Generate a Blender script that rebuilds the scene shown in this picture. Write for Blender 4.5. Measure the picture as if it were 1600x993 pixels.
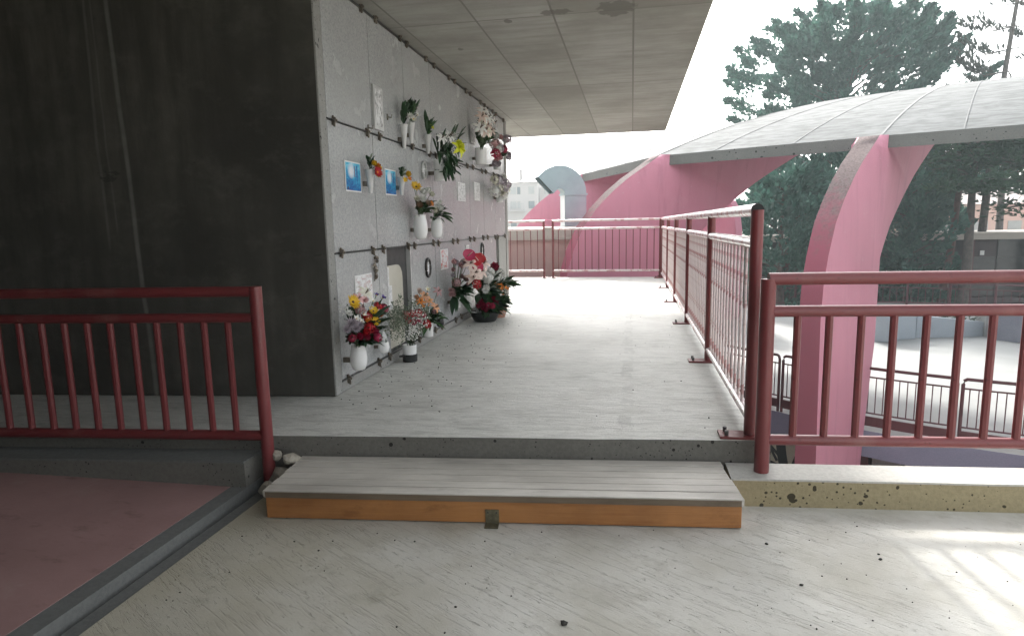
import bpy, bmesh, math, random
from mathutils import Vector, Matrix
random.seed(7)
R = math.radians
for o in list(bpy.data.objects): bpy.data.objects.remove(o)
sc = bpy.context.scene
COL = sc.collection

# ------------------------------------------------------------------ camera, sky, sun, exposure
FPX, YAW, PITCH, ROLL, EYE = 994.5355, -0.18709649, -0.14614195, -0.0199315, 0.98
fwd = Vector((math.sin(YAW)*math.cos(PITCH), math.cos(YAW)*math.cos(PITCH), math.sin(PITCH)))
rt = Vector((math.cos(YAW), -math.sin(YAW), 0)); up = rt.cross(fwd)
c_, s_ = math.cos(ROLL), math.sin(ROLL)
rt, up = c_*rt + s_*up, -s_*rt + c_*up
cam = bpy.data.cameras.new('camera'); camo = bpy.data.objects.new('camera', cam); COL.objects.link(camo)
m = Matrix.Identity(4)
for i in range(3):
    m[i][0], m[i][1], m[i][2] = rt[i], up[i], -fwd[i]
m[2][3] = EYE
camo.matrix_world = m
cam.sensor_width = 36; cam.lens = 36*FPX/1600; cam.clip_start = .05; cam.clip_end = 3000
sc.camera = camo

SUN = Vector((-.15, 1, .71)).normalized()
w = bpy.data.worlds.new('World'); sc.world = w; w.use_nodes = True
nt = w.node_tree
sky = nt.nodes.new('ShaderNodeTexSky'); sky.sky_type = 'NISHITA'; sky.sun_disc = False
sky.sun_elevation = math.asin(SUN.z); sky.sun_rotation = math.atan2(SUN.x, SUN.y)
sky.air_density = 1.0; sky.dust_density = 4.0; sky.ozone_density = 1.0
bg = nt.nodes['Background']; bg.inputs[1].default_value = .15
hs = nt.nodes.new('ShaderNodeHueSaturation'); hs.inputs['Saturation'].default_value = .16   # milky, overcast-bright sky
nt.links.new(sky.outputs[0], hs.inputs['Color']); nt.links.new(hs.outputs[0], bg.inputs[0])
sl = bpy.data.lights.new('sun', 'SUN'); sl.energy = 2.0; sl.angle = R(5); sl.color = (1, .96, .90)
so = bpy.data.objects.new('sun', sl); COL.objects.link(so)
so.rotation_euler = SUN.to_track_quat('Z', 'Y').to_euler()
vs = sc.view_settings
vs.view_transform = 'Standard'; vs.look = 'None'; vs.gamma = 1; vs.use_curve_mapping = False
vs.exposure = 1.98
cy = sc.cycles
cy.max_bounces = 8; cy.diffuse_bounces = 5; cy.glossy_bounces = 3; cy.transmission_bounces = 4; cy.volume_bounces = 0
cy.sample_clamp_indirect = 8; cy.volume_step_rate = 4

# pixel of the 1600x993 survey photo -> point on a real plane of the site
def ray(x, y): return ((x-800)*rt + (496.5-y)*up + FPX*fwd)/FPX
def at_x(x, y, X):
    d = ray(x, y); return Vector((0, 0, EYE)) + d*(X/d.x)
def at_y(x, y, Y):
    d = ray(x, y); return Vector((0, 0, EYE)) + d*(Y/d.y)
def at_z(x, y, z):
    d = ray(x, y); return Vector((0, 0, EYE)) + d*((z-EYE)/d.z)

# ------------------------------------------------------------------ mesh collector
class MB:
    def __init__(s): s.v = []; s.f = []; s.mi = []; s.cur = 0
    def add(s, vs_, fs):
        o = len(s.v); s.v += [Vector(v) for v in vs_]
        for f in fs: s.f.append([o+i for i in f]); s.mi.append(s.cur)
    def box(s, a, b):
        (x0, y0, z0), (x1, y1, z1) = a, b
        s.add([(x0,y0,z0),(x1,y0,z0),(x1,y1,z0),(x0,y1,z0),(x0,y0,z1),(x1,y0,z1),(x1,y1,z1),(x0,y1,z1)],
              [(3,2,1,0),(4,5,6,7),(0,1,5,4),(1,2,6,5),(2,3,7,6),(3,0,4,7)])
    def obox(s, c, ax, ay, az):   # centre and three half-axis vectors
        c = Vector(c); ax, ay, az = Vector(ax), Vector(ay), Vector(az)
        P = [c+i*ax+j*ay+k*az for k in (-1, 1) for i, j in ((-1,-1),(1,-1),(1,1),(-1,1))]
        s.add(P, [(3,2,1,0),(4,5,6,7),(0,1,5,4),(1,2,6,5),(2,3,7,6),(3,0,4,7)])
    def prism(s, poly, z0, z1):
        n = len(poly); P = [(x, y, z0) for x, y in poly] + [(x, y, z1) for x, y in poly]
        s.add(P, [tuple(range(n))[::-1], tuple(range(n, 2*n))] + [(i, (i+1) % n, n+(i+1) % n, n+i) for i in range(n)])
    def tube(s, pts, r, n=10, caps=True, r2=None):
        pts = [Vector(p) for p in pts]; k = len(pts); P = []
        for i, p in enumerate(pts):
            d = (pts[min(i+1, k-1)] - pts[max(i-1, 0)]).normalized()
            a = d.orthogonal().normalized() if abs(d.z) > .95 else d.cross(Vector((0, 0, 1))).normalized()
            b = d.cross(a)
            rr = r if r2 is None else r + (r2-r)*i/max(1, k-1)
            P += [p + rr*(math.cos(t)*a + math.sin(t)*b) for t in (2*math.pi*j/n for j in range(n))]
        F = [(i*n+j, i*n+(j+1) % n, (i+1)*n+(j+1) % n, (i+1)*n+j) for i in range(k-1) for j in range(n)]
        if caps: F += [tuple(range(n))[::-1], tuple((k-1)*n+j for j in range(n))]
        s.add(P, F)
    def lathe(s, prof, c=(0, 0, 0), n=20):
        c = Vector(c); P = []
        for r, z in prof: P += [c + Vector((r*math.cos(2*math.pi*j/n), r*math.sin(2*math.pi*j/n), z)) for j in range(n)]
        k = len(prof)
        F = [(i*n+j, i*n+(j+1) % n, (i+1)*n+(j+1) % n, (i+1)*n+j) for i in range(k-1) for j in range(n)]
        F += [tuple(range(n))[::-1], tuple((k-1)*n+j for j in range(n))]
        s.add(P, F)
    def grid(s, f, nu, nv):
        s.add([f(i/nu, j/nv) for i in range(nu+1) for j in range(nv+1)],
              [(i*(nv+1)+j, (i+1)*(nv+1)+j, (i+1)*(nv+1)+j+1, i*(nv+1)+j+1) for i in range(nu) for j in range(nv)])
    def blob(s, c, r, sub=1, jit=.0, sq=(1, 1, 1)):
        bm = bmesh.new(); bmesh.ops.create_icosphere(bm, subdivisions=sub, radius=1)
        c = Vector(c)
        s.add([c + Vector((v.co.x*sq[0], v.co.y*sq[1], v.co.z*sq[2]))*r*(1+random.uniform(-jit, jit)) for v in bm.verts],
              [[v.index for v in f.verts] for f in bm.faces]); bm.free()
    def mesh(s, name, mats, smooth=False):
        me = bpy.data.meshes.new(name); me.from_pydata(s.v, [], s.f)
        if not isinstance(mats, (list, tuple)): mats = [mats]
        for q in mats: me.materials.append(q)
        if len(mats) > 1: me.polygons.foreach_set('material_index', s.mi)
        if smooth:
            me.polygons.foreach_set('use_smooth', [True]*len(me.polygons))
            if smooth != 'all': 
                try: me.set_sharp_from_angle(angle=R(40))
                except Exception: pass
        me.update(); return me
    def build(s, name, mats, parent=None, smooth=False, bevel=0):
        o = bpy.data.objects.new(name, s.mesh(name, mats, smooth)); COL.objects.link(o)
        if parent: o.parent = parent
        if bevel:
            b = o.modifiers.new('bevel', 'BEVEL'); b.width = bevel; b.segments = 2; b.limit_method = 'ANGLE'; b.angle_limit = R(40)
        return o
def inst(me, name, parent, loc=(0, 0, 0), mat=None):
    o = bpy.data.objects.new(name, me); COL.objects.link(o); o.parent = parent
    if mat is not None: o.matrix_basis = mat
    else: o.location = loc
    return o
def tag(o, label=None, cat=None, group=None, kind=None):
    if label: o['label'] = label
    if cat: o['category'] = cat
    if group: o['group'] = group
    if kind: o['kind'] = kind
    return o
def thing(name, label, cat, loc=(0, 0, 0), group=None):
    o = bpy.data.objects.new(name, None); COL.objects.link(o); o.location = loc; o.empty_display_size = .1
    return tag(o, label, cat, group)

# ------------------------------------------------------------------ materials
class NG:
    def __init__(s, name):
        s.m = bpy.data.materials.new(name); s.m.use_nodes = True; s.t = s.m.node_tree
        s.b = s.t.nodes['Principled BSDF']; s.co = s.n('ShaderNodeTexCoord').outputs['Object']
    def n(s, t, **kw):
        x = s.t.nodes.new(t)
        for k, v in kw.items(): setattr(x, k, v)
        return x
    def l(s, a, b): s.t.links.new(a, b)
    def map(s, scale=(1, 1, 1), rot=(0, 0, 0), loc=(0, 0, 0)):
        x = s.n('ShaderNodeMapping'); s.l(s.co, x.inputs[0])
        x.inputs['Scale'].default_value = scale; x.inputs['Rotation'].default_value = rot; x.inputs['Location'].default_value = loc
        return x.outputs[0]
    def noise(s, scale=5, detail=6, rough=.55, vec=None, dist=0):
        x = s.n('ShaderNodeTexNoise'); s.l(vec if vec is not None else s.co, x.inputs['Vector'])
        x.inputs['Scale'].default_value = scale; x.inputs['Detail'].default_value = detail
        x.inputs['Roughness'].default_value = rough; x.inputs['Distortion'].default_value = dist
        return x.outputs['Fac']
    def vor(s, scale, vec=None, feat='F1', out='Distance'):
        x = s.n('ShaderNodeTexVoronoi', feature=feat); s.l(vec if vec is not None else s.co, x.inputs['Vector'])
        x.inputs['Scale'].default_value = scale; return x.outputs[out]
    def ramp(s, f, stops):
        x = s.n('ShaderNodeValToRGB'); s.l(f, x.inputs[0]); e = x.color_ramp.elements
        while len(e) < len(stops): e.new(.5)
        for q, (p, c) in zip(e, stops):
            q.position = p; q.color = (*c, 1) if isinstance(c, tuple) else (c, c, c, 1)
        return x.outputs[0]
    def mix(s, f, a, b, mode='MIX'):
        x = s.n('ShaderNodeMix', data_type='RGBA', blend_type=mode)
        for i, v in ((0, f), (6, a), (7, b)):
            if hasattr(v, 'links') or isinstance(v, bpy.types.NodeSocket): s.l(v, x.inputs[i])
            else: x.inputs[i].default_value = v if i == 0 else ((*v, 1) if isinstance(v, tuple) else (v, v, v, 1))
        return x.outputs[2]
    def math(s, op, a, b=0., c=None):
        x = s.n('ShaderNodeMath', operation=op)
        for i, v in enumerate((a, b, c)):
            if v is None: continue
            if isinstance(v, bpy.types.NodeSocket): s.l(v, x.inputs[i])
            else: x.inputs[i].default_value = v
        return x.outputs[0]
    def xyz(s, vec=None):
        x = s.n('ShaderNodeSeparateXYZ'); s.l(vec if vec is not None else s.co, x.inputs[0]); return x.outputs
    def bump(s, h, strength=.3, dist=.01, prev=None):
        x = s.n('ShaderNodeBump'); s.l(h, x.inputs['Height']); x.inputs['Strength'].default_value = strength
        x.inputs['Distance'].default_value = dist
        if prev is not None: s.l(prev, x.inputs['Normal'])
        s.l(x.outputs[0], s.b.inputs['Normal']); return x.outputs[0]
    def fin(s, col, rough=.7, metal=0, spec=None):
        if isinstance(col, bpy.types.NodeSocket): s.l(col, s.b.inputs['Base Color'])
        else: s.b.inputs['Base Color'].default_value = (*col, 1)
        if isinstance(rough, bpy.types.NodeSocket): s.l(rough, s.b.inputs['Roughness'])
        else: s.b.inputs['Roughness'].default_value = rough
        s.b.inputs['Metallic'].default_value = metal
        if spec is not None: s.b.inputs['Specular IOR Level'].default_value = spec
        return s.m
def simple(name, a, b=None, scale=6, rough=.6, bump=0, metal=0, spec=None, lo=.35, hi=.65):
    g = NG(name)
    if b is None: b = tuple(x*.75 for x in a)
    f = g.noise(scale, 5)
    if bump: g.bump(g.noise(scale*6, 4), bump, .01)
    return g.fin(g.ramp(f, [(lo, b), (hi, a)]), rough, metal, spec)

def concrete(name, a, b, streak=(1, 1, 1), pits=True, rough=.85, pit_scale=18, pit_thr=.1, bump=.25):
    g = NG(name)
    f1 = g.noise(1.3, 8, .6); f2 = g.noise(3, 6, .6, g.map(streak)); f3 = g.noise(60, 4, .7)
    c = g.mix(f1, b, a)
    c = g.mix(g.ramp(f2, [(.3, .35), (.7, 1.)]), g.mix(.55, c, b), c)
    c = g.mix(g.ramp(f3, [(.35, .35), (.6, 0.)]), c, tuple(x*.6 for x in b))
    h = f3
    if pits:
        v = g.vor(pit_scale, g.mix(.06, g.co, g.n('ShaderNodeTexNoise').outputs['Color'])); n = g.noise(pit_scale*.45, 2)
        p1_ = g.math('LESS_THAN', v, g.math('MULTIPLY', g.ramp(n, [(.28, 0.), (.80, .9)]), pit_thr*2.6))
        p2_ = g.math('LESS_THAN', g.vor(pit_scale*2.7), g.math('MULTIPLY', g.ramp(g.noise(pit_scale*.4, 2), [(.25, 0.), (.7, .9)]), pit_thr*2.2))
        p = g.math('MAXIMUM', p1_, p2_)
        c = g.mix(p, c, tuple(x*.18 for x in b)); h = g.math('SUBTRACT', f3, p)
    g.bump(h, bump, .006)
    return g.fin(c, rough, 0, .3)

# walkway: pale screed dragged crosswise, dark drips
def m_walkway():
    g = NG('walkway_screed')
    st = g.noise(3, 8, .65, g.map((1.6, 7, 1), (0, 0, R(2))), 1.2)
    st2 = g.noise(9, 6, .7, g.map((1.1, 6, 1), (0, 0, R(-4))), 1.0)
    big = g.noise(.9, 5); fine = g.noise(110, 3, .7)
    c = g.ramp(big, [(.3, (.50, .50, .465)), (.7, (.63, .63, .59))])
    c = g.mix(g.ramp(st, [(.34, .65), (.54, 0.)]), c, (.33, .33, .305))
    c = g.mix(g.ramp(st2, [(.30, .8), (.40, 0.)]), c, (.24, .24, .225))
    c = g.mix(g.ramp(fine, [(.3, .4), (.5, 0.)]), c, (.25, .25, .23))
    c = g.mix(g.ramp(g.noise(2.6, 8, .7, g.map((1, 1.6, 1), (0, 0, 0), (2, 5, 0))), [(.50, 0.), (.70, .55)]), c, (.30, .295, .265))
    c = g.mix(g.ramp(g.noise(11, 7, .72, g.map((.7, 1.6, 1))), [(.58, 0.), (.66, .5)]), c, (.27, .265, .24))
    # row of drip stains parallel to the railing
    x, y, z = g.xyz()
    line = g.math('LESS_THAN', g.math('ABSOLUTE', g.math('ADD', x, g.math('MULTIPLY', g.math('SUBTRACT', g.noise(4, 3), .5), .25))), .05)
    x2 = g.math('LESS_THAN', g.math('ABSOLUTE', g.math('ADD', g.math('ADD', x, .02), g.math('MULTIPLY', g.math('SUBTRACT', g.noise(3, 5, .7), .5), .12))), .035)
    dr = g.math('MULTIPLY', x2, g.ramp(g.noise(5, 5, .7), [(.46, 0.), (.56, .8)]))
    c = g.mix(g.math('MULTIPLY', dr, .38), c, (.22, .22, .205))
    sp = g.math('LESS_THAN', g.vor(5.5), g.math('MULTIPLY', g.ramp(g.noise(1.7, 2), [(.5, 0.), (.68, 1.)]), .10))
    c = g.mix(g.math('MULTIPLY', sp, .8), c, (.10, .10, .09))
    h = g.math('ADD', st, g.math('MULTIPLY', fine, .5))
    n1 = g.bump(h, .5, .010)
    g.bump(st2, .5, .01, n1)
    return g.fin(c, g.ramp(big, [(.3, .5), (.7, .72)]), 0, .4)
# lower floor: broomed grooves running down to the right
def m_floor():
    g = NG('grooved_concrete')
    vec = g.map((1, 1, 1), (0, 0, R(32)))          # x' along the groove
    sc_ = g.n('ShaderNodeMapping'); g.l(vec, sc_.inputs[0]); sc_.inputs['Scale'].default_value = (3.2, 34, 1)
    gr = g.noise(1.9, 6, .68, sc_.outputs[0], .5)
    sc2 = g.n('ShaderNodeMapping'); g.l(vec, sc2.inputs[0]); sc2.inputs['Scale'].default_value = (16, 55, 1)
    gr2 = g.noise(1.6, 4, .65, sc2.outputs[0], .3)
    big = g.noise(1.1, 6, .6); mid = g.noise(3.3, 6); fine = g.noise(140, 3, .7)
    x, y, z = g.xyz()
    fade = g.ramp(g.math('ADD', g.noise(1.4, 4), g.math('MULTIPLY', g.math('SUBTRACT', x, .4), .16)), [(.46, 1.), (.68, .12)])
    c = g.ramp(big, [(.3, (.47, .455, .41)), (.7, (.61, .60, .555))])
    c = g.mix(g.ramp(mid, [(.34, .6), (.56, 0.)]), c, (.38, .36, .30))
    c = g.mix(g.ramp(g.noise(7, 7, .7), [(.52, 0.), (.66, .45)]), c, (.36, .345, .30))
    gm = g.math('MULTIPLY', g.ramp(gr, [(.36, 1.), (.47, 0.)]), fade)
    c = g.mix(g.math('MULTIPLY', gm, .09), c, (.30, .29, .25))
    gm2 = g.math('MULTIPLY', g.ramp(gr2, [(.31, 1.), (.40, 0.)]), g.ramp(mid, [(.40, .0), (.62, 1.)]))
    c = g.mix(g.math('MULTIPLY', gm2, .28), c, (.27, .26, .225))
    sp = g.math('LESS_THAN', g.vor(9), g.math('MULTIPLY', g.ramp(g.noise(1.3, 2), [(.62, 0.), (.78, 1.)]), .07))
    c = g.mix(g.math('MULTIPLY', sp, .9), c, (.06, .06, .05))
    lx = g.math('ADD', g.math('MULTIPLY', x, -.6), g.math('MULTIPLY', g.math('SUBTRACT', g.noise(2.6, 5, .65), .5), .9))
    c = g.mix(g.ramp(lx, [(.25, 0.), (.95, .62)]), c, (.40, .365, .265))
    c = g.mix(g.math('MULTIPLY', g.ramp(g.noise(4.5, 6, .7), [(.60, 0.), (.72, .5)]), g.ramp(lx, [(.0, .25), (.6, 1.)])), c, (.20, .185, .14))
    h = g.math('SUBTRACT', g.math('MULTIPLY', fine, .5), g.math('MULTIPLY', gm, 1.2))
    n1 = g.bump(h, .45, .006)
    g.bump(g.math('MULTIPLY', gm2, -1.), .6, .008, n1)
    return g.fin(c, .72, 0, .35)
def m_granite():
    g = NG('granite')
    f = g.noise(85, 3, .85); f2 = g.vor(70, out='Color'); v = g.n('ShaderNodeRGBToBW'); g.l(f2, v.inputs[0])
    c = g.ramp(f, [(.34, (.18, .185, .19)), (.45, (.36, .37, .37)), (.60, (.49, .50, .50))])
    c = g.mix(.35, c, g.ramp(v.outputs[0], [(.2, (.23, .235, .24)), (.8, (.48, .49, .49))]))
    c = g.mix(g.ramp(g.noise(1.2, 4), [(.35, .25), (.6, 0.)]), c, (.24, .24, .235))
    oi = g.n('ShaderNodeObjectInfo').outputs['Random']
    c = g.mix(g.ramp(oi, [(0., 0.), (1., .35)]), c, (.40, .405, .40))
    return g.fin(c, g.ramp(g.noise(3, 4), [(.3, .16), (.7, .3)]), 0, .30)
def m_ceiling():
    g = NG('board_marked_concrete')
    vec = g.map((1, 1, 1), (0, 0, R(90)), (0, 0, 0))
    br = g.n('ShaderNodeTexBrick'); g.l(vec, br.inputs['Vector'])
    br.offset = 0; br.inputs['Scale'].default_value = 1
    br.inputs['Brick Width'].default_value = 2.25; br.inputs['Row Height'].default_value = .53
    br.inputs['Mortar Size'].default_value = .008; br.inputs['Mortar Smooth'].default_value = .3; br.inputs['Bias'].default_value = 0
    br.inputs['Color1'].default_value = (.31, .305, .275, 1); br.inputs['Color2'].default_value = (.41, .405, .375, 1)
    br.inputs['Mortar'].default_value = (.20, .195, .175, 1)
    c = br.outputs['Color']
    f1 = g.noise(1.2, 8, .65); f2 = g.noise(2.5, 6, .65, g.map((.7, 4, 1)))
    c = g.mix(g.ramp(f1, [(.35, .6), (.62, 0.)]), c, (.20, .195, .165))
    c = g.mix(g.ramp(f2, [(.32, .55), (.58, 0.)]), c, (.23, .225, .20))
    x, y, z = g.xyz(); wn = g.math('MULTIPLY', g.math('SUBTRACT', g.noise(13, 5, .7), .5), 3.2)
    for (x0, y0, rx, ry) in ((-.12, 4.47, .13, .17), (-.50, 4.44, .13, .06), (-.85, 4.55, .03, .05), (-1.35, 5.15, .03, .05)):
        dx = g.math('DIVIDE', g.math('SUBTRACT', x, x0), rx); dy = g.math('DIVIDE', g.math('SUBTRACT', y, y0), ry)
        d2_ = g.math('ADD', g.math('ADD', g.math('MULTIPLY', dx, dx), g.math('MULTIPLY', dy, dy)), wn)
        c = g.mix(g.ramp(d2_, [(.75, .7), (.85, 0.)]), c, (.14, .135, .12))
    g.bump(g.math('ADD', g.noise(40, 4), g.math('MULTIPLY', br.outputs['Fac'], -1.5)), .3, .006)
    return g.fin(c, .8, 0, .3)
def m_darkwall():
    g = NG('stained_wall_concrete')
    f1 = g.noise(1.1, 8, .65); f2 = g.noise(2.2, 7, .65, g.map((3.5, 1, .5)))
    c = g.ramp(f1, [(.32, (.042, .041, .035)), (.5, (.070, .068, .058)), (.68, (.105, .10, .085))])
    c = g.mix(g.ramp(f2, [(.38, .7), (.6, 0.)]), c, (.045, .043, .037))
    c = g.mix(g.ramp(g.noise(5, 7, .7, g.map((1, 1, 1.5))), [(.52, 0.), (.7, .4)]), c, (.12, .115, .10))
    x, y, z = g.xyz()
    wob = g.math('MULTIPLY', g.math('SUBTRACT', g.noise(1.6, 3, .5, g.map((1, 1, .6))), .5), .07)
    def streak(x0, slope, wd, z0, k, prev):
        xx = g.math('ADD', g.math('SUBTRACT', x, x0), g.math('MULTIPLY', z, slope))
        a = g.math('ABSOLUTE', g.math('ADD', xx, wob))
        s_ = g.ramp(g.math('DIVIDE', a, wd), [(.35, 1.), (1., 0.)])
        s_ = g.math('MULTIPLY', s_, g.ramp(z, [(z0, 0.), (min(.99, z0+.08), 1.)])) if z0 > 0 else s_
        s_ = g.math('MULTIPLY', s_, g.ramp(g.noise(7, 4), [(.3, .5), (.6, 1.)]))
        return g.mix(g.math('MULTIPLY', s_, k), prev, (.25, .245, .225))
    c = streak(-2.80, .028, .018, 0, .55, c)
    c = streak(-3.0, .0, .012, .85, .25, c)
    c = streak(-2.93, .012, .008, .95, .2, c)
    sp = g.ramp(g.noise(3.2, 6, .65, g.map((1, 1, 2.6), (0, 0, 0), (5, 0, 1))), [(.68, 0.), (.70, 1.)])
    c = g.mix(g.math('MULTIPLY', sp, .6), c, (.03, .03, .028))
    g.bump(g.noise(35, 5), .3, .006)
    return g.fin(c, .75, 0, .35)
def m_red_floor():
    g = NG('worn_red_floor_paint')
    f = g.noise(1.6, 8, .6); f2 = g.noise(4, 7, .7)
    c = g.ramp(f, [(.3, (.28, .17, .165)), (.7, (.40, .25, .24))])
    c = g.mix(g.ramp(f2, [(.58, 0.), (.72, .6)]), c, (.40, .30, .28))
    c = g.mix(g.ramp(g.noise(3, 6, .7, g.map((1, 2.2, 1), (0, 0, 0), (4, 2, 0))), [(.3, .7), (.42, 0.)]), c, (.15, .09, .09))
    g.bump(g.noise(50, 4), .25, .004)
    return g.fin(c, .5, 0, .45)
def m_paint(name, a, worn, thr=.66, rough=.42):
    g = NG(name)
    f = g.noise(2.5, 5); n = g.noise(9, 8, .7)
    c = g.ramp(f, [(.3, tuple(v*.75 for v in a)), (.7, a)])
    c = g.mix(g.ramp(n, [(thr, 0.), (thr+.05, .8)]), c, worn)
    c = g.mix(g.ramp(g.noise(38, 5, .7), [(.62, 0.), (.68, .75)]), c, tuple(v*.45 for v in a))
    c = g.mix(g.ramp(g.noise(4, 5, .6, g.map((1, 1, .4))), [(.56, 0.), (.75, .45)]), c, worn)
    g.bump(n, .15, .003)
    return g.fin(c, rough, 0, .5)
def m_pink(name, a, b):
    g = NG(name)
    f = g.noise(.7, 6, .55); st = g.noise(1.1, 6, .6, g.map((1.6, 1.6, .5)))
    c = g.mix(f, b, a)
    c = g.mix(g.ramp(st, [(.35, .3), (.65, 0.)]), c, tuple(v*.75 for v in a))
    c = g.mix(g.ramp(g.noise(2.2, 6, .65, g.map((2.2, 2.2, .22))), [(.54, 0.), (.72, .35)]), c, tuple(v*.55 for v in a))
    c = g.mix(g.ramp(g.noise(1.9, 5, .6), [(.55, 0.), (.7, .3)]), c, (.52, .27, .33))
    c = g.mix(g.ramp(g.noise(14, 6, .7), [(.66, 0.), (.70, .7)]), c, (.55, .45, .46))
    g.bump(g.noise(25, 4), .15, .01)
    return g.fin(c, .65, 0, .35)
def m_pinkedge():
    g = NG('weathered_pink_edge')
    x, y, z = g.xyz()
    n = g.noise(8, 7, .75)
    k = g.ramp(g.math('ADD', g.math('MULTIPLY', z, .5), g.math('MULTIPLY', g.math('SUBTRACT', n, .5), 1.2)), [(.25, 0.), (.75, 1.)])
    c = g.mix(k, (.33, .105, .145), g.ramp(g.noise(30, 5, .7), [(.35, (.12, .10, .095)), (.6, (.215, .17, .168))]))
    c = g.mix(g.ramp(n, [(.66, 0.), (.7, .7)]), c, (.33, .28, .27))
    return g.fin(c, .95, 0, .05)
def m_roofshell():
    g = NG('pale_roof_screed')
    f = g.noise(.8, 7, .6); st = g.noise(3, 6, .6, g.map((1, 1, 9)))
    c = g.ramp(f, [(.3, (.18, .186, .184)), (.7, (.235, .241, .239))])
    c = g.mix(g.ramp(st, [(.35, .6), (.6, 0.)]), c, (.09, .094, .092))
    c = g.mix(g.ramp(g.noise(5, 7, .7), [(.55, 0.), (.75, .5)]), c, (.10, .10, .095))
    g.bump(g.noise(20, 4), .2, .01)
    return g.fin(c, .85, 0, .1)
def m_wood(name, a, b, dark, rough, axis=(.7, 14, 14), gro=6):
    g = NG(name)
    f = g.noise(gro, 7, .6, g.map(axis), .8); f2 = g.noise(2, 6)
    oi = g.n('ShaderNodeObjectInfo').outputs['Random']
    c = g.ramp(f, [(.3, b), (.65, a)])
    c = g.mix(g.ramp(f2, [(.35, .5), (.6, 0.)]), c, dark)
    c = g.mix(g.math('MULTIPLY', oi, .35), c, b)
    kn = g.math('LESS_THAN', g.vor(3.3), .05)
    c = g.mix(kn, c, tuple(v*.35 for v in dark))
    c = g.mix(g.ramp(g.noise(1.7, 6, .65, g.map((1, 2.5, 1))), [(.42, 0.), (.62, .55)]), c, tuple(min(1, v*1.18) for v in a))
    c = g.mix(g.ramp(g.noise(9, 6, .7, g.map((.5, 2, 1))), [(.58, 0.), (.68, .5)]), c, dark)
    g.bump(f, .35, .004)
    return g.fin(c, rough, 0, .4)
def m_leaf(name, a, b, rough=.55, trans=.0):
    g = NG(name)
    isl = g.n('ShaderNodeNewGeometry').outputs['Random Per Island']
    f = g.noise(.55, 4)
    c = g.mix(isl, a, b)
    c = g.mix(g.ramp(f, [(.35, .55), (.65, 0.)]), c, tuple(v*.5 for v in a))
    m_ = g.fin(c, rough, 0, .3)
    if trans:
        tr = g.n('ShaderNodeBsdfTranslucent'); g.l(c, tr.inputs[0])
        mx = g.n('ShaderNodeMixShader'); mx.inputs[0].default_value = trans
        g.l(g.b.outputs[0], mx.inputs[1]); g.l(tr.outputs[0], mx.inputs[2])
        g.l(mx.outputs[0], g.t.nodes['Material Output'].inputs[0])
    return m_
def m_poster():
    g = NG('blue_poster_print')
    gen = g.n('ShaderNodeTexCoord').outputs['Generated']
    s = g.n('ShaderNodeSeparateXYZ'); g.l(gen, s.inputs[0]); u, v = s.outputs[1], s.outputs[2]
    mp = g.n('ShaderNodeMapping'); g.l(gen, mp.inputs[0]); mp.inputs['Scale'].default_value = (1, 3, 4)
    n = g.noise(1.6, 6, .6, mp.outputs[0], 1.0)
    k = g.math('ADD', g.math('MULTIPLY', v, .55), g.math('MULTIPLY', g.math('SUBTRACT', n, .5), 1.1))
    c = g.ramp(k, [(.0, (.01, .10, .33)), (.25, (.02, .28, .55)), (.45, (.10, .50, .72)), (.75, (.45, .68, .78))])
    du = g.math('DIVIDE', g.math('SUBTRACT', u, .36), .26); dv = g.math('DIVIDE', g.math('SUBTRACT', v, .70), .30)
    rr = g.math('ADD', g.math('MULTIPLY', du, du), g.math('MULTIPLY', dv, dv))
    c = g.mix(g.ramp(rr, [(.1, .95), (1., 0.)]), c, (.78, .80, .84))
    def bar(u0, wd, v0, v1, col, c):
        a = g.math('LESS_THAN', g.math('ABSOLUTE', g.math('SUBTRACT', u, u0)), wd)
        b = g.math('MULTIPLY', g.math('GREATER_THAN', v, v0), g.math('LESS_THAN', v, v1))
        return g.mix(g.math('MULTIPLY', g.math('MULTIPLY', a, b), .8), c, col)
    c = bar(.60, .035, .50, .90, (.22, .12, .17), c)
    c = bar(.75, .05, .48, .92, (.05, .10, .30), c)
    c = bar(.10, .05, .03, .13, (.05, .02, .04), c)
    return g.fin(c, .25, 0, .5)
def m_print(name, seed, tint):
    g = NG(name)
    gen = g.n('ShaderNodeTexCoord').outputs['Generated']
    mp = g.n('ShaderNodeMapping'); g.l(gen, mp.inputs[0]); mp.inputs['Scale'].default_value = (1, 3, 5); mp.inputs['Location'].default_value = (seed, seed*2.3, seed*.7)
    n = g.noise(1.5, 5, .6, mp.outputs[0], .5)
    c = g.ramp(n, [(.36, tint), (.50, (.62, .62, .62)), (.6, (.74, .74, .74))])
    return g.fin(c, .5, 0, .4)

M = {}
M['walk'] = m_walkway(); M['floor'] = m_floor(); M['granite'] = m_granite(); M['ceil'] = m_ceiling(); M['dark'] = m_darkwall()
M['redfloor'] = m_red_floor()
M['kerb'] = concrete('dark_slab_edge', (.20, .195, .175), (.13, .125, .11), (1, 1, 4))
M['strip'] = concrete('corner_concrete', (.36, .355, .34), (.25, .25, .235), (3, 3, .6))
M['lowwall'] = concrete('pitted_ochre_concrete', (.38, .325, .20), (.28, .235, .14), (.7, 1, 3), True, .85, 15, .13, .5)
M['lowtop'] = concrete('pale_coping_concrete', (.52, .51, .47), (.40, .39, .36), (1, 1, 1), False)
M['cement'] = concrete('grey_cement_band', (.20, .205, .20), (.13, .135, .13), (4, .5, 1), False)
M['groove'] = simple('gutter_gap_shade', (.02, .02, .02), (.012, .012, .012))  # near-black bed paints in the shade of the deep gap
M['rail'] = m_paint('oxide_red_paint', (.175, .034, .036), (.26, .13, .11), .66, .36)
M['raildull'] = m_paint('dark_maroon_paint', (.10, .024, .032), (.16, .08, .08), .7, .5)
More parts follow.
